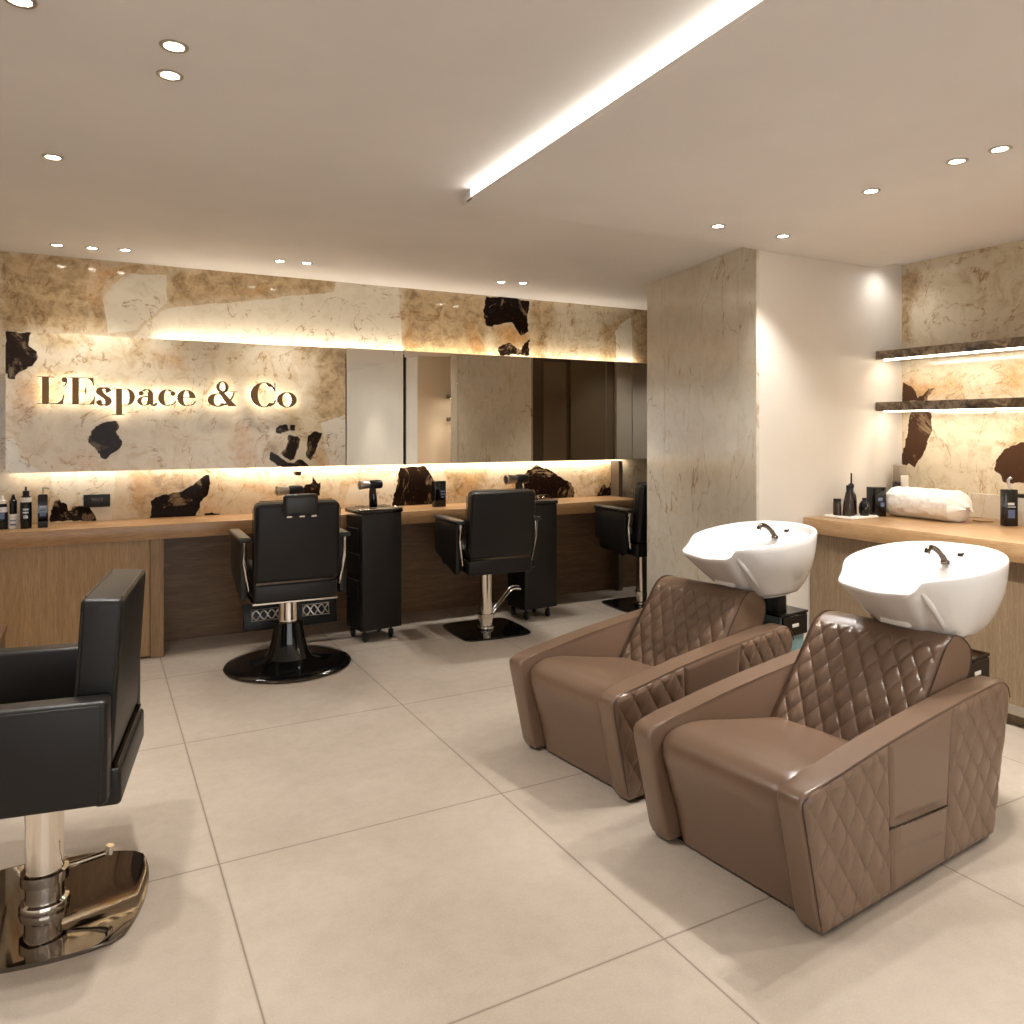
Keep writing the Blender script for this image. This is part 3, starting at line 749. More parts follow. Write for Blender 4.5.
        bm = B(); lathe(bm, [(rc+.014,.012),(rc+.016,.02),(rc+.012,.032),(rc+.002,.036),(rc,.05),(rc,.42+dz),(rc+.02,.43+dz),(rc+.04,.44+dz)], n=40); link('column', bm, 'chrome', t)
        bm = B(); lathe(bm, [(rc+.0005,.085),(rc+.012,.088),(rc+.012,.118),(rc+.0005,.121)], n=32, cap=False)
        if kind == 'boxy':
            tube(bm, spline([(.035,-.045,.10),(.03,-.08,.105),(.02,-.13,.120),(.015,-.165,.13)], 5), [.009]*15+[.008], 10)
            tube(bm, [(.015,-.165,.125),(.015,-.170,.15)], .012, 10)
        else:
            tube(bm, spline([(.04,0,.10),(.09,.0,.16),(.17,-.02,.255),(.21,-.025,.275),(.255,-.03,.27)], 5), .008, 8)
            tube(bm, spline([(.045,.03,.11),(.10,.03,.175),(.175,.01,.27),(.215,.005,.29),(.255,-.005,.285)], 5), .006, 8)
        link('foot_pump_lever', bm, 'chrome', t)
        if kind != 'boxy':
            bm = B(); joinbox(bm, (-.05,-.05,.045), (.05,.05,.0451)); bm.free()
    return t
c2 = styling_chair('styling_chair', 'black styling chair in the middle of the back row with chrome column and square base', 0, 'plain')
c2.location = (2.41, 4.86, 0); c2.rotation_euler.z = R(-3)
c3 = copy_tree(c2); c3.location = (3.84, 4.945, 0); c3.rotation_euler.z = R(-2); c3['label'] = 'black styling chair half hidden behind the marble pillar'
c1 = styling_chair('barber_chair', 'black barber chair with headrest, footrest and large round gloss black base', 0, 'barber', 'barber chair'); del c1['group']
c1.location = (1.015, 4.70, 0); c1.rotation_euler.z = R(-1.5)
cA = styling_chair('styling_chair', 'large black styling chair in the left foreground, seen from its side', -.055, 'boxy')
cA.location = (-.13, 2.64, 0); cA.rotation_euler.z = R(80.5)

# ---------------------------------------------------------------- trolleys
def trolley(label):
    t = empty('salon_trolley', (0,0,0), 0, label, 'trolley', 'black trolleys by the worktop')
    bm = B(); joinbox(bm, (.0,.006,.075), (.295,.225,.83), .004, 1); link('body', bm, 'plastic_black', t)
    bm = B(); joinbox(bm, (.004,-.008,.075), (.295,.006,.845), .006, 2); link('front_panel', bm, 'black_leather', t)
    bm = B(); joinbox(bm, (-.012,-.014,.845), (.305,.235,.872), .010, 3); tp = link('top_tray', bm, 'gloss_black', t)
    bm = B(); tube(bm, [(-.010,-.010,.876),(.300,-.010,.876),(.300,.228,.876),(-.010,.228,.876),(-.010,-.010,.876)], .0035, 8); link('tray_rail', bm, 'chrome', tp)
    for z in (.62,.45,.28):
        bm = B(); joinbox(bm, (-.008,.03,z), (.0,.215,z+.13), .003, 1); d_ = link('drawer', bm, 'plastic_black', t)
    for (x, y) in ((.035,.02),(.228,.02),(.035,.20),(.228,.20)):
        bm = B(); lathe(bm, [(.006,0),(.026,.004),(.028,.012),(.026,.020),(.006,.024)], n=20)
        bmesh.ops.transform(bm, matrix=Matrix.Translation((x-.012,y,.028)) @ Matrix.Rotation(R(90), 4, 'Y'), verts=bm.verts)
        w = link('castor', bm, 'rubber', t)
        bm = B(); tube(bm, [(x,y,.03),(x,y,.078)], .008, 8); joinbox(bm, (x-.016,y-.012,.045), (x+.016,y+.012,.062), .003, 1); link('castor_fork', bm, 'plastic_black', w)
    return t
t1 = trolley('black trolley on castors right of the barber chair, hair dryer on top')
t1.location = (1.535, 4.93, 0); t1.rotation_euler.z = R(9)
t2 = copy_tree(t1); t2.location = (2.765, 4.955, 0); t2.rotation_euler.z = R(4); t2['label'] = 'black trolley on castors behind the middle styling chair'
bm = B(); joinbox(bm, (0,0,0), (.11,.012,.006)); joinbox(bm, (.0,0,0), (.006,.012,.035)); joinbox(bm, (.05,0,.0), (.056,.012,.03)); tube(bm, [(.0,.0,.035),(.07,0,.038),(.11,0,.02)], .004, 6)
o = tag(link('chrome_clip', bm, 'chrome'), 'small chrome clip lying on top of the trolley behind the middle chair', 'clip'); o.location = (2.93, 5.03, .8725)

# hair dryers
def dryer(name, label, loc, rz, sc_=1.0, flat=False):
    t = empty(name, loc, rz, label, 'hair dryer', 'hair dryers'); t.scale = (sc_,)*3
    bm = B(); lathe(bm, [(.026,.0),(.030,.01),(.029,.06),(.024,.115),(.020,.125)], n=24, sx=.85)   # handle standing upright
    bmesh.ops.transform(bm, matrix=Matrix.Rotation(R(-3), 4, 'Y'), verts=bm.verts); link('handle', bm, 'gloss_black', t)
    bm = B(); lathe(bm, [(.012,-.045),(.024,-.042),(.028,-.03),(.028,.03),(.022,.04)], n=24)
    bmesh.ops.transform(bm, matrix=Matrix.Translation((.012,0,.142)) @ Matrix.Rotation(R(-90), 4, 'Y'), verts=bm.verts); link('body', bm, 'plastic_black', t)
    bm = B(); lathe(bm, [(.021,.038),(.024,.05),(.030,.105),(.024,.106),(.016,.05)], n=24)
    bmesh.ops.transform(bm, matrix=Matrix.Translation((.012,0,.142)) @ Matrix.Rotation(R(-90), 4, 'Y'), verts=bm.verts); link('nozzle', bm, 'steel', t)
    return t
dryer('hair_dryer', 'black hair dryer with steel nozzle standing on the trolley beside the barber chair', (1.665,5.08,.8765), R(6), 1.08)
d2 = dryer('hair_dryer', 'hair dryer on the worktop behind the barber chair, only its steel nozzle showing', (1.19,5.37,.8205), R(8), 1.18)
d3 = dryer('hair_dryer', 'hair dryer on the worktop behind the middle styling chair, nozzle showing', (2.96,5.37,.8205), R(4), 1.35)

# ---------------------------------------------------------------- bottles on the left end of the worktop
def bottle(name, label, loc, prof, mat, cap=None, capmat='plastic_black', labels=(), rz=0, group=None, n=24, sx=1, sy=1, pump=None, cat='bottle'):
    t = empty(name, loc, rz, label, cat, group)
    bm = B(); lathe(bm, prof, n=n, sx=sx, sy=sy); link('body', bm, mat, t)
    if cap: bm = B(); lathe(bm, cap, n=n, sx=sx, sy=sy); link('cap', bm, capmat, t)
    if pump:
        bm = B(); z = pump
        tube(bm, [(0,0,z),(0,0,z+.03)], .005, 8); tube(bm, spline([(0,0,z+.028),(.004,-.004,z+.038),(.022,-.022,z+.036)], 3), .006, 8); link('pump', bm, 'steel', t)
    for (z0, z1, w, r, m_) in labels:     # printed marks, slightly proud of the surface and facing the room
        bm = B(); k = 8; vs0 = []; vs1 = []
        for i in range(k+1):
            a = -PI/2+w*(i/k-.5)
            vs0.append(bm.verts.new((r*sx*math.cos(a), r*sy*math.sin(a), z0))); vs1.append(bm.verts.new((r*sx*math.cos(a), r*sy*math.sin(a), z1)))
        for i in range(k): bm.faces.new((vs0[i], vs0[i+1], vs1[i+1], vs1[i]))
        link('printed_mark', bm, m_, t, recalc=False)
    return t
WT = .8205
G = 'hair products on the left end of the worktop'
def wx(px, Y=5.40): return at_y(px, 520, Y).x
cy = lambda r, h: [(r*.96,0),(r,.004),(r,h-.006),(r*.93,h)]
b0 = bottle('spray_bottle', 'black bottle with white shoulder and blue print, cut by the left frame edge', (wx(2,5.40),5.40,WT), cy(.030,.13)+[(.022,.148)], 'gloss_black', [(.021,.149),(.021,.165),(.012,.170),(.008,.195)], 'white_plastic', [(.10,.130,2.4,.0305,'label_white'),(.06,.095,1.0,.0305,'label_blue')], group=G)
b1 = bottle('hair_tonic_bottle', 'slim bottle with white lower half and black top between two black bottles', (wx(13.3,5.40),5.40,WT), cy(.026,.085), 'white_plastic', [(.0185,.086),(.0195,.165),(.014,.17),(.009,.185),(.006,.20)], 'gloss_black', [(.02,.03,1.2,.0264,'label_blue'),(.045,.052,1.2,.0264,'label_blue')], group=G)
b2 = bottle('hair_tonic_bottle', 'tall black bottle with pale shoulder band and bright white print', (wx(26,5.38),5.38,WT), cy(.030,.150)+[(.031,.152),(.025,.185),(.020,.19)], 'gloss_black', [(.017,.19),(.018,.22),(.006,.224),(.005,.245)], 'plastic_black', [(.152,.183,2.6,.0305,'white_plastic'),(.108,.118,1.0,.0306,'label_white'),(.09,.1,1.0,.0306,'label_white'),(.06,.078,.8,.0306,'label_white')], group=G)
b3 = bottle('pump_bottle', 'square-shouldered black pump bottle with steel spout, rightmost of the left group', (wx(43,5.38),5.38,WT), [(.034,0),(.036,.004),(.036,.190),(.030,.197),(.01,.199)], 'gloss_black', None, labels=[(.12,.128,1.0,.0365,'label_white'),(.10,.108,1.0,.0365,'label_blue'),(.07,.09,1.0,.0365,'label_blue')], n=4, rz=R(45), group=G, pump=.198)
for o_ in list(b3.children):
    if o_.name.startswith('printed_mark'): o_.rotation_euler.z = R(-45); o_.location = Vector((-.0,.0,0))
# marks on the square bottle sit on its flat front
for o_ in list(b3.children):
    if o_.name.startswith('printed_mark'):
        for v in o_.data.vertices: v.co = Vector((v.co.x*.9, -.0262, v.co.z))
# wall outlet
ot = empty('wall_socket', (at_y(97,500,YW).x, YW-.001, .948), 0, 'black wall socket plate just above the left part of the worktop', 'socket')
bm = B(); joinbox(bm, (-.075,-.012,-.04), (.075,0,.04), .003, 2); link('plate', bm, 'plastic_black', ot)
bm = B(); joinbox(bm, (-.03,-.015,-.008), (.03,-.012,.008), .001, 1); joinbox(bm, (-.036,-.015,.012), (.036,-.012,.018), .001, 1); link('socket_insert', bm, 'dark_chrome', ot)
# black tin right of the dark stone patch
q = empty('product_box', (2.29,5.42,WT), R(4), 'upright black product box with pale print on the worktop left of the middle chair', 'box')
bm = B(); joinbox(bm, (-.045,-.03,0), (.045,.03,.195), .003, 2); link('carton', bm, 'gloss_black', q)
bm = B(); joinbox(bm, (.0,-.032,.11), (.036,-.0305,.122)); joinbox(bm, (.0,-.032,.09), (.036,-.0305,.10)); joinbox(bm, (.004,-.032,.07), (.03,-.0305,.078)); link('printed_mark', bm, 'label_blue', q)
# dark wooden corner piece at the far left
sd = empty('side_cabinet', (-.58,3.70,0), R(0), 'low dark stained wooden cabinet just entering at the left frame edge', 'cabinet')
bm = B(); joinbox(bm, (-.3,-.5,.575), (.262,.09,.60), .003, 1); link('cabinet_top', bm, 'dark_wood', sd)
bm = B(); joinbox(bm, (-.29,-.49,.0), (.255,.085,.575), .002, 1); link('cabinet_body', bm, 'dark_wood', sd)

# ================================================================ WASH SEATS
A5 = R(5.5); W = .66
def arc_top(u):   # height of the arm's top line
    pts = [(-.09,.405),(-.04,.422),(.09,.437),(.30,.467),(.50,.489),(.71,.508),(.90,.524),(1.02,.530),(1.07,.520),(1.10,.49)]
    if u <= pts[0][0]: return pts[0][1]
    for (a, za), (b, zb) in zip(pts, pts[1:]):
        if u <= b: return za+(zb-za)*(u-a)/(b-a)
    return pts[-1][1]
def arm_outline():
    o = [(.015,.012),(-.004,.04),(-.083,.375),(-.083,.395),(-.070,.411)]
    for i in range(15):
        u = -.05+(1.02+.05)*i/14; o.append((u, arc_top(u)))
    o += [(1.06,.522),(1.088,.500),(1.098,.465),(.985,.03),(.965,.012)]
    return o
def quilt(a, b, dx, dz, pw=.42):
    p = a/dx+b/dz; q = a/dx-b/dz
    return (abs(math.sin(PI*p))*abs(math.sin(PI*q)))**pw
def grid_obj(name, fn, ns, nt, mat, parent, thick=0.0):
    verts = [fn(i/ns, j/nt) for i in range(ns+1) for j in range(nt+1)]
    faces = [(i*(nt+1)+j, (i+1)*(nt+1)+j, (i+1)*(nt+1)+j+1, i*(nt+1)+j+1) for i in range(ns) for j in range(nt)]
    me = bpy.data.meshes.new(name); me.from_pydata(verts, [], faces); me.materials.append(M[mat])
    for p in me.polygons: p.use_smooth = True
    me.update(); o = bpy.data.objects.new(name, me); COL.objects.link(o); o.parent = parent; return o
def side_panel(name, s0, s1, v, sgn, parent, quilted, pocket=False):
    """s along length: 0 front .. 1 rear"""
    uT0, uT1, uB0, uB1 = -.074, 1.089, .012, .972
    def fn(a, t):
        s = s0+(s1-s0)*a
        uB = uB0+(uB1-uB0)*s; uT = uT0+(uT1-uT0)*s
        zT = arc_top(uT)-.006; 
        if uT < -.055: zT -= .012*(1-(uT+.074)/.019)
        if uT > 1.05: zT -= .05*((uT-1.05)/.039)**2
        u = uB+(uT-uB)*t; z = .018+(zT-.018)*t
        e = min(a*(s1-s0)*1.1, (1-a)*(s1-s0)*1.1, t*.45, (1-t)*.45)
        edge = min(1, e/.018)**.6
        if quilted: h = .012*quilt(u-.03, z, .092, .132, .28)*edge+.001
        else:
            h = .007*edge+.001
            if pocket:
                zp = .216-.020*a
                k = math.exp(-((z-zp-.012)/.016)**2) if z > zp else 0
                side = min(1, min(a, 1-a)/.12)
                if z <= zp and z > zp-.08: h += .007*side*(1-(zp-z)/.08)**.5*(1 if zp-z > .001 else 1)
                elif z > zp: h -= .006*k*side
        return (u, v+sgn*h, z)
    ns = max(8, int((s1-s0)*280)); return grid_obj(name, fn, ns, 130, 'brown_leather', parent)
def wash_seat(label):
    t = empty('wash_chair', (0,0,0), 0, label, 'wash chair', 'brown quilted wash seats')
    out = arm_outline()
    for k, (v0, v1, sg) in enumerate(((0,.082,-1),(W-.082,W,1))):
        bm = B(); prism(bm, out, 'y', v0, v1, .013, 3); a = link('armrest', bm, 'brown_leather', t, ang=50)
        vo = v0+.0005 if sg < 0 else v1-.0005
        side_panel('quilted_panel', 0, .345, vo, sg, a, True)
        side_panel('pocket_panel', .349, .665, vo, sg, a, False, True)
        side_panel('quilted_panel', .669, 1.0, vo, sg, a, True)
        bm = B(); vv = vo+sg*.001
        ed = [(u+(.008 if i < 5 else 0), vv, z-.007 if i > 2 else z) for i, (u, z) in enumerate(out[1:-2])]
        tube(bm, ed, .0021, 6); link('piping', bm, 'brown_piping', a)
        bm = B()
        for zz in (.212,): 
            tube(bm, spline([(.318, vv+sg*.0045, .216),(.40, vv+sg*.0085, .212),(.58, vv+sg*.0085, .203),(.662, vv+sg*.0045, .196)], 4), .0035, 6)
        link('pocket_opening', bm, 'gloss_black', a)
    # seat: bulging front, rolls over into the sitting surface
    prof = spline([(.050,.012,0),(.025,.12,0),(-.020,.25,0),(-.042,.325,0),(-.030,.378,0),(.028,.410,0),(.13,.410,0),(.32,.376,0),(.56,.335,0)], 7)
    def seat(a, tt):
        k = tt*(len(prof)-1); i = min(int(k), len(prof)-2); p = prof[i].lerp(prof[i+1], k-i)
        v = .079+(W-.158)*a; e = min(a, 1-a)/.10; c = min(1, e); sh = 1-(1-c)**2
        q = prof[min(i+1, len(prof)-1)]-prof[i]; n = Vector((-q.y, q.x, 0)).normalized()
        off = -.022*(1-sh)
        return (p.x+n.x*off, v, p.y+n.y*off)
    s_ = grid_obj('seat', seat, 40, 60, 'brown_leather', t)
    bm = B(); joinbox(bm, (.07,.05,.03), (.95,W-.05,.29)); link('seat_base', bm, 'plastic_black', t)
    # backrest, quilted roll
    bp = spline([(.50,.29,0),(.60,.42,0),(.70,.543,0),(.775,.640,0),(.815,.672,0),(.87,.684,0),(.95,.668,0),(1.005,.628,0),(1.012,.575,0),(.97,.50,0),(.86,.38,0),(.78,.30,0)], 10)
    def shx(i, a): return .055*(1-a)*max(0, min(1, (62-i)/22))
    L = [0]
    for p, q in zip(bp, bp[1:]): L.append(L[-1]+(q-p).length)
    tot = L[-1]
    def back(a, tt):
        dd = tt*tot; i = 0
        while i < len(L)-2 and L[i+1] < dd: i += 1
        f = (dd-L[i])/max(1e-6, L[i+1]-L[i]); p = bp[i].lerp(bp[i+1], f); q = bp[i+1]-bp[i]; n = Vector((-q.y, q.x, 0)).normalized()
        v0, v1 = .090, W-.090
        p = p+Vector((shx(i, a), 0, 0))
        v = v0+(v1-v0)*a
        e = min(a, 1-a)*(v1-v0); edge = min(1, e/.02)
        rnd = -.010*(1-edge)**2
        h = 0
        if dd < .475:
            fade = min(1, (.475-dd)/.03)
            sd = min(1, max(0, e-.012)/.012)
            h = (.014)*quilt(v-.02, dd-.03, .066, .112, .38)*fade*sd+.0
        dip = 0
        n2 = n*(h+rnd)
        return (p.x+n2.x, v, p.y+n2.y)
    b_ = grid_obj('backrest', back, 170, 260, 'brown_leather', t)
    for v, s2 in ((.091,-1),(W-.091,1)):
        bpc = [p+Vector((shx(i, 0 if s2 < 0 else 1), 0, 0)) for i, p in enumerate(bp)]
        bm = B(); vs = [bm.verts.new((p.x, v+s2*.001, p.y)) for p in bpc[::2]]
        bm.faces.new(vs if s2 > 0 else vs[::-1]); link('end_cap', bm, 'brown_leather', b_, smooth=False)
        bm = B(); tube(bm, [(p.x, v+s2*.002, p.y) for p in bpc[4:-6]], .0020 if s2 < 0 else .0008, 6); link('piping', bm, 'brown_piping', b_)
    bm = B(); joinbox(bm, (.07,.02,.0), (.93,W-.02,.03)); link('plinth', bm, 'rubber', t)
    bm = B(); joinbox(bm, (.975,.05,.0), (1.03,W-.05,.30), .004, 1); link('rear_frame', bm, 'dark_chrome', t)
    return t
S2 = Vector((1.745,1.465,0)); S1 = Vector((1.745,2.335,0))
w2 = wash_seat('nearest brown leather wash seat with quilted back, right front of the picture')
w2.location = S2; w2.rotation_euler.z = A5
w1 = copy_tree(w2); w1.location = S1; w1.rotation_euler.z = R(7); w1.scale = (.93,1,1); w1['label'] = 'brown leather wash seat farther back, left of the nearest one'

# ---------------------------------------------------------------- wash basins
def basin(label):
    t = empty('wash_basin', (0,0,0), A5, label, 'wash basin', 'white wash basins')
    n = 120
    def sm(x, a, b):
        x = max(0, min(1, (x-a)/(b-a))); return x*x*(3-2*x)
    cu, cv = 0.0, 0.0
    def rim(phi):
        # phi 0 = rear, pi = neck side
        c, s = math.cos(phi), math.sin(phi)
        A = .315 if c > 0 else .36; Bq = .272
        e = 2.3 if c > 0 else 2.0
        r = 1/((abs(c)/A)**e+(abs(s)/Bq)**e)**(1/e)
        d = abs(abs(phi if phi <= PI else phi-2*PI)-PI)   # angle from the neck side
        z = .908+.10*(r*c)
        near = phi > PI     # near side (towards -y local)
        A *= .96; Bq *= .97
        lip = 1-(sm(d, R(23), R(26)) if near else sm(d, R(22), R(58)))
        z -= .040*lip+.010*math.exp(-(d/R(18))**2)
        r2 = r*(1+.10*math.exp(-((d-R(24))/R(10))**2)-.02*math.exp(-(d/R(12))**2))
        return r2, z, lip
    def chin(phi):
        d = abs(abs(phi if phi <= PI else phi-2*PI)-PI); return 1-(sm(d, R(23), R(46)) if phi > PI else sm(d, R(24), R(60)))
    verts = []; rings = []
    def add(fn):
        rings.append(len(verts))
        for i in range(n): verts.append(fn(2*PI*i/n))
    zb = .632
    def outer(t_):
        def f(phi):
            r, z, lip = rim(phi); c, s = math.cos(phi), math.sin(phi)
            rb = .155/((abs(c))**3+(abs(s)/.8)**3)**(1/3)
            k = math.sin(t_*PI/2)**.9; ch_ = chin(phi); k = k+(t_-k)*ch_*.9
            rr = rb+(r-rb)*k
            zz = zb+(z-zb)*(t_**(1.35-.3*ch_))
            off = .055*(1-k)
            return (rr*c+off, rr*s, zz)
        return f
    def flat(fr, z):
        def f(phi):
            c, s = math.cos(phi), math.sin(phi); rb = .155/((abs(c))**3+(abs(s)/.8)**3)**(1/3)*fr
            return (rb*c+.055, rb*s, z)
        return f
    add(flat(.05, zb)); add(flat(.93, zb)); 
    add(flat(1.0, zb+.006)); add(flat(1.02, zb+.022))
    for i in range(2, 15): add(outer(i/14))
    def rimring(dr, dzz):
        def f(phi):
            r, z, lip = rim(phi); return ((r-dr)*math.cos(phi), (r-dr)*math.sin(phi), z+dzz)
        return f
    add(rimring(.003,.006)); add(rimring(.009,.009)); add(rimring(.017,.006)); add(rimring(.022,-.002))
    for i in range(1, 12):
        tt = i/11
        def f(phi, tt=tt):
            r, z, lip = rim(phi); r0 = r-.022
            k = math.cos(tt*PI/2)**.55 if tt < 1 else .0
            rr = .03+(r0-.03)*k
            zz = (z-.002)+(.735-(z-.002))*(tt**.9 if True else tt)
            wr = sm(math.cos(phi), .45, .8); zsh = z-.030-max(0, (r-.125)-rr)*2.2
            zz = zz+(max(zz, zsh)-zz)*wr
            return (rr*math.cos(phi)+.03*(1-k), rr*math.sin(phi), zz)
        add(f)
    faces = []
    for a, b in zip(rings, rings[1:]):
        for i in range(n): faces.append((a+i, a+(i+1) % n, b+(i+1) % n, b+i))
    faces.append(tuple(range(rings[0]+n-1, rings[0]-1, -1))); faces.append(tuple(range(rings[-1], rings[-1]+n)))
    me = bpy.data.meshes.new('bowl'); me.from_pydata(verts, [], faces); me.materials.append(M['white_ceramic'])
    for p in me.polygons: p.use_smooth = True
    me.update(); o = bpy.data.objects.new('bowl', me); COL.objects.link(o); o.parent = t
    # raised rib moulded down the flank and foot under the neck side
    bm = B()
    tube(bm, spline([(-.30,-.150,.845),(-.25,-.165,.79),(-.18,-.165,.725),(-.11,-.145,.67)], 6), [.003,.006,.008,.010,.011,.011,.011,.010,.010,.010,.010,.010,.010,.009,.008,.007,.006,.005,.004], 10)
    link('moulded_rib', bm, 'white_ceramic', o)
    bm = B(); joinbox(bm, (-.215,-.06,.692), (-.15,.06,.725), .008, 2, Matrix.Rotation(R(0), 4, 'Y')); link('neck_bracket', bm, 'white_ceramic', o)
    bm = B(); lathe(bm, [(.017,0),(.018,.01),(.015,.014)], c=(.185,.01,.878), n=20)
    tube(bm, spline([(.185,.01,.888),(.172,.013,.905),(.143,.02,.932),(.112,.027,.945),(.094,.031,.940),(.087,.033,.924)], 6), [.012]*8+[.0105]*12+[.010]*5+[.012]*6, 14)
    link('spout', bm, 'dark_chrome', t)
    bm = B(); lathe(bm, [(.013,0),(.017,.010),(.016,.03),(.009,.036),(.011,.042),(.008,.05)], c=(.215,-.035,.872), n=18); tube(bm, [(.215,-.035,.908),(.225,-.045,.922)], .005, 8); link('mixer_knob', bm, 'dark_chrome', t)
    bm = B(); lathe(bm, [(.085,.545),(.085,.60),(.08,.632)], c=(.15,.02,0), n=32); link('pedestal_post', bm, 'plastic_black', t)
    # technical housing
    h = None
    bm = B(); joinbox(bm, (.07,-.115,0), (.25,.235,.535), .003, 1); h = link('housing', bm, 'teal', t)
    bm = B(); joinbox(bm, (.055,-.125,.535), (.272,.245,.547), .002, 1); link('glass_top', bm, 'gloss_black', h)
    bm = B(); joinbox(bm, (.073,-.128,.44), (.262,-.11,.534), .003, 1); dr = link('drawer', bm, 'gloss_black', h)
    bm = B(); joinbox(bm, (.14,-.1295,.480), (.19,-.127,.496), .0012, 1); link('drawer_slot', bm, 'white_plastic', dr)
    return t
k2 = basin('white ceramic wash basin behind the nearest wash seat, rightmost')
def put(o, S, u, v): o.location = (S.x+u*math.cos(A5)-v*math.sin(A5), S.y+u*math.sin(A5)+v*math.cos(A5), 0)
k2.scale = (.94,.94,1); put(k2, S2, 1.035, .27)
k1 = copy_tree(k2); put(k1, S1, .995, .23); k1['label'] = 'white ceramic wash basin behind the farther wash seat, in front of the pillar'

# ---------------------------------------------------------------- worktop and base in the niche
XC = 3.76
bm = B(); joinbox(bm, (XC,.75,.785), (XN-.002,YP-.002,.875), .003, 2)
tag(link('worktop', bm, 'oak_top_y'), 'oak worktop in the right niche carrying the rolled towel and bottles', 'worktop')
nb = empty('base_cabinet', (XC+.05,.8,0), 0, 'grey-brown wood base cabinet under the worktop of the right niche', 'cabinet')
bm = B(); joinbox(bm, (0,0,.09), (.86,YP-.81,.784), .001, 1); link('front_panel', bm, 'grey_oak', nb)
bm = B(); joinbox(bm, (-.006,0,.06), (.0,YP-.81,.105)); link('edge_strip', bm, 'grey_lacquer', nb)
bm = B(); joinbox(bm, (.05,0,.0), (.86,YP-.81,.088)); link('plinth', bm, 'grey_oak', nb)
bm = B(); joinbox(bm, (XN-.03,.75,.8752), (XN-.002,YP-.003,1.02), .002, 1)
tag(link('backsplash', bm, 'stone_pillar'), 'low cream stone upstand behind the rolled towel at the back of the niche worktop', 'upstand')

NT_ = .8755
# towel roll
def towel():
    t = empty('towel', (0,0,0), 0, 'white crumpled towel rolled up lying on the niche worktop', 'towel')
    pA = Vector((4.36,3.10,NT_)); pB = Vector((4.33,2.65,NT_)); ax = (pB-pA).normalized(); sx = ax.cross(Vector((0,0,1)))
    ns, nr = 90, 64; bm = B(); rings = []
    for i in range(ns+1):
        f = i/ns; L = (pB-pA).length
        sh = 1-.55*max(0, 1-f/.05)**2-.62*max(0, 1-(1-f)/.07)**2
        ring_ = []
        for k in range(nr):
            a = 2*PI*k/nr
            p = Vector((f*9, math.cos(a)*2.2, math.sin(a)*2.2))
            w = 1+.05*noise.noise(p)+.045*noise.noise(p*2.3)+.03*abs(noise.noise(p*4.7))
            rr = sh*w
            x = math.cos(a)*.115*rr; z = math.sin(a)*.092*rr
            z = z if z > -.083 else -.083
            ring_.append(bm.verts.new(pA+ax*(f*L)+sx*x+Vector((0,0,.0842+z))))
        rings.append(ring_)
    for a, b in zip(rings, rings[1:]):
        for k in range(nr): bm.faces.new((a[k], a[(k+1) % nr], b[(k+1) % nr], b[k]))
    bm.faces.new(rings[0][::-1]); bm.faces.new(rings[-1])
    link('roll', bm, 'towel', t, ang=80)
    # loose end folded over the near end of the roll
    bm = B(); c = pB+Vector((0,0,.075)); vs = []
    for j in range(9):
        row = []
        for i in range(13):
            a = -PI*.1+PI*1.2*i/12; r = .115*(1-.10*j)+.006*math.sin(i*2.1+j)
            row.append(bm.verts.new(c+sx*(math.cos(a)*r)+Vector((0,0,math.sin(a)*.080*(1-.1*j)-.0))+ax*(-.02+.006*j+.006*math.sin(i*1.7))))
        vs.append(row)
    for a, b in zip(vs, vs[1:]):
        for i in range(12): bm.faces.new((a[i], a[i+1], b[i+1], b[i]))
    link('folded_end', bm, 'towel', t, ang=80)
    return t
towel()
NG = 'bottles on the niche worktop'
def np(px, py): p = at_z(px, py, NT_); return (p.x, p.y, NT_)
tr = empty('tray', (3.99,3.13,NT_), 0, 'small white tray under the dark bottles at the left end of the niche worktop', 'tray')
bm = B(); joinbox(bm, (-.11,-.10,0), (.13,.10,.012), .004, 2); link('tray_base', bm, 'white_plastic', tr)
bm = B(); tube(bm, [(-.10,-.09,.013),(.12,-.09,.013),(.12,.09,.013),(-.10,.09,.013),(-.10,-.09,.013)], .003, 6); link('raised_edge', bm, 'white_plastic', tr)
TZ = NT_+.013
bottle('cone_bottle', 'dark brown cone-shaped bottle standing on the white tray', (3.965,3.12,TZ), [(.034,0),(.036,.005),(.030,.07),(.018,.135),(.013,.15)], 'brown_plastic', [(.014,.15),(.014,.178),(.010,.182)], group=NG)
bottle('small_jar', 'small dark jar on the white tray, lowest and leftmost of the group', (3.915,3.16,TZ), cy(.024,.08), 'brown_plastic', [(.022,.08),(.022,.10)], group=NG, cat='jar')
b5 = bottle('spray_bottle', 'tallest black spray bottle on the white tray, nozzle up', (4.04,3.16,TZ), [(.030,0),(.032,.004),(.031,.09),(.026,.12),(.014,.14),(.013,.16)], 'gloss_black', [(.015,.16),(.017,.18),(.012,.185),(.005,.19),(.004,.25)], group=NG)
bottle('round_bottle', 'squat black bottle on the white tray beside the tallest bottle', (4.055,3.08,TZ), [(.024,0),(.030,.02),(.032,.045),(.026,.075),(.014,.09)], 'gloss_black', [(.012,.09),(.012,.105)], group=NG)
bottle('amber_bottle', 'small amber bottle at the right end of the white tray', (4.10,3.12,TZ), cy(.018,.055), 'amber', [(.01,.055),(.01,.075)], group=NG)
cn = empty('black_tin', (4.30,3.125,NT_), R(-10), 'square black tin with grey print between tray and towel', 'tin')
cn.location = (4.19,3.10,NT_)
bm = B(); joinbox(bm, (-.043,-.036,0), (.043,.036,.178), .004, 2); link('body', bm, 'gloss_black', cn)
bm = B(); joinbox(bm, (-.02,-.0375,.095), (.012,-.036,.115)); joinbox(bm, (-.0,-.0375,.06), (.026,-.036,.085)); link('printed_mark', bm, 'label_blue', cn)
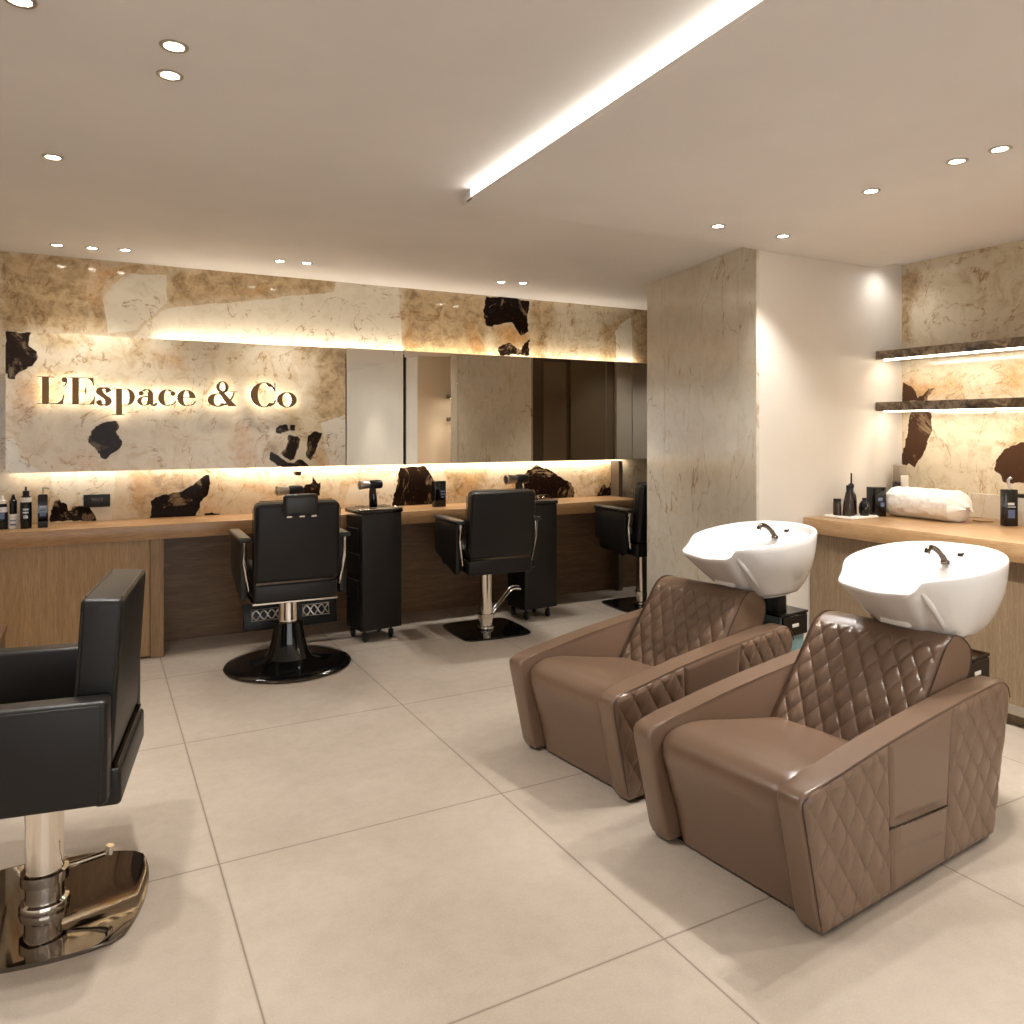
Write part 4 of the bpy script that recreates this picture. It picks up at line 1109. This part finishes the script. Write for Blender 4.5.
# bottle behind the towel with a white label
wb = empty('labelled_bottle', (4.55,3.20,NT_), 0, 'bottle with white label and dark top standing behind the left end of the towel', 'bottle', NG)
bm = B(); joinbox(bm, (-.04,-.025,0), (.045,.025,.19), .006, 2); link('body', bm, 'brown_plastic', wb)
bm = B(); joinbox(bm, (-.03,-.024,.19), (.04,.024,.30), .006, 2); link('cap', bm, 'grey_lacquer', wb)
bm = B(); joinbox(bm, (-.025,-.031,.14), (.05,-.0255,.235), .002, 1); link('front_label', bm, 'white_plastic', wb)
# pump bottle and white jar at the right edge
pb = at_z(1009,524,NT_)
g = empty('pump_bottle', (4.40,pb.y*4.40/pb.x,NT_), R(-28), 'tall black rectangular pump bottle with white print near the right frame edge', 'bottle', NG)
bm = B(); joinbox(bm, (-.036,-.022,0), (.036,.022,.20), .004, 2); link('body', bm, 'gloss_black', g)
bm = B(); tube(bm, [(0,0,.20),(0,0,.225)], .006, 8); tube(bm, spline([(0,0,.225),(-.004,0,.25),(.012,0,.262)], 3), .008, 8); link('pump', bm, 'steel', g)
bm = B(); joinbox(bm, (-.022,-.0235,.115), (.015,-.022,.128)); joinbox(bm, (-.022,-.0235,.103), (.022,-.022,.108)); link('printed_mark', bm, 'label_white', g)
bm = B(); joinbox(bm, (-.020,-.0235,.045), (.018,-.022,.09)); link('printed_mark', bm, 'label_blue', g)
jr = bottle('white_jar', 'pale cylindrical jar at the very right frame edge beside the pump bottle', (4.53,2.43,NT_), cy(.04,.15), 'white_plastic', [(.038,.15),(.038,.17)], 'brown_plastic', group=NG, cat='jar')
cs = at_z(985,521,NT_)
bm = B(); lathe(bm, [(.05,0),(.054,.003),(.053,.008),(.02,.007)], c=(0,0,0), n=32); o = tag(link('coaster', bm, 'oak_top_y'), 'flat round wooden coaster on the niche worktop between towel and pump bottle', 'coaster'); o.location = (cs.x-.02, cs.y, NT_)

# ================================================================ FILL DAYLIGHT THROUGH THE ADDED WINDOW, AND VIEW
w = bpy.data.worlds.new('world'); sc.world = w; w.use_nodes = True
bg = w.node_tree.nodes['Background']; bg.inputs[0].default_value = (.97,.985,1.0,1); bg.inputs[1].default_value = 2.3
p = area('window_added_portal', (.4,-4.05,1.3), (R(90),0,0), 5.6, 2.0, 1)  # guides sampling of fill light through the added rear window
p.data.cycles.is_portal = True
sc.view_settings.view_transform = 'Standard'; sc.view_settings.look = 'None'; sc.view_settings.gamma = 1
sc.view_settings.use_curve_mapping = False
sc.view_settings.exposure = 0.56
cy_ = sc.cycles
cy_.use_denoising = True
try: cy_.denoiser = 'OPENIMAGEDENOISE'
except Exception: pass
cy_.max_bounces = 10; cy_.diffuse_bounces = 6; cy_.glossy_bounces = 5
cy_.sample_clamp_indirect = 6
cy_.caustics_reflective = False; cy_.caustics_refractive = False
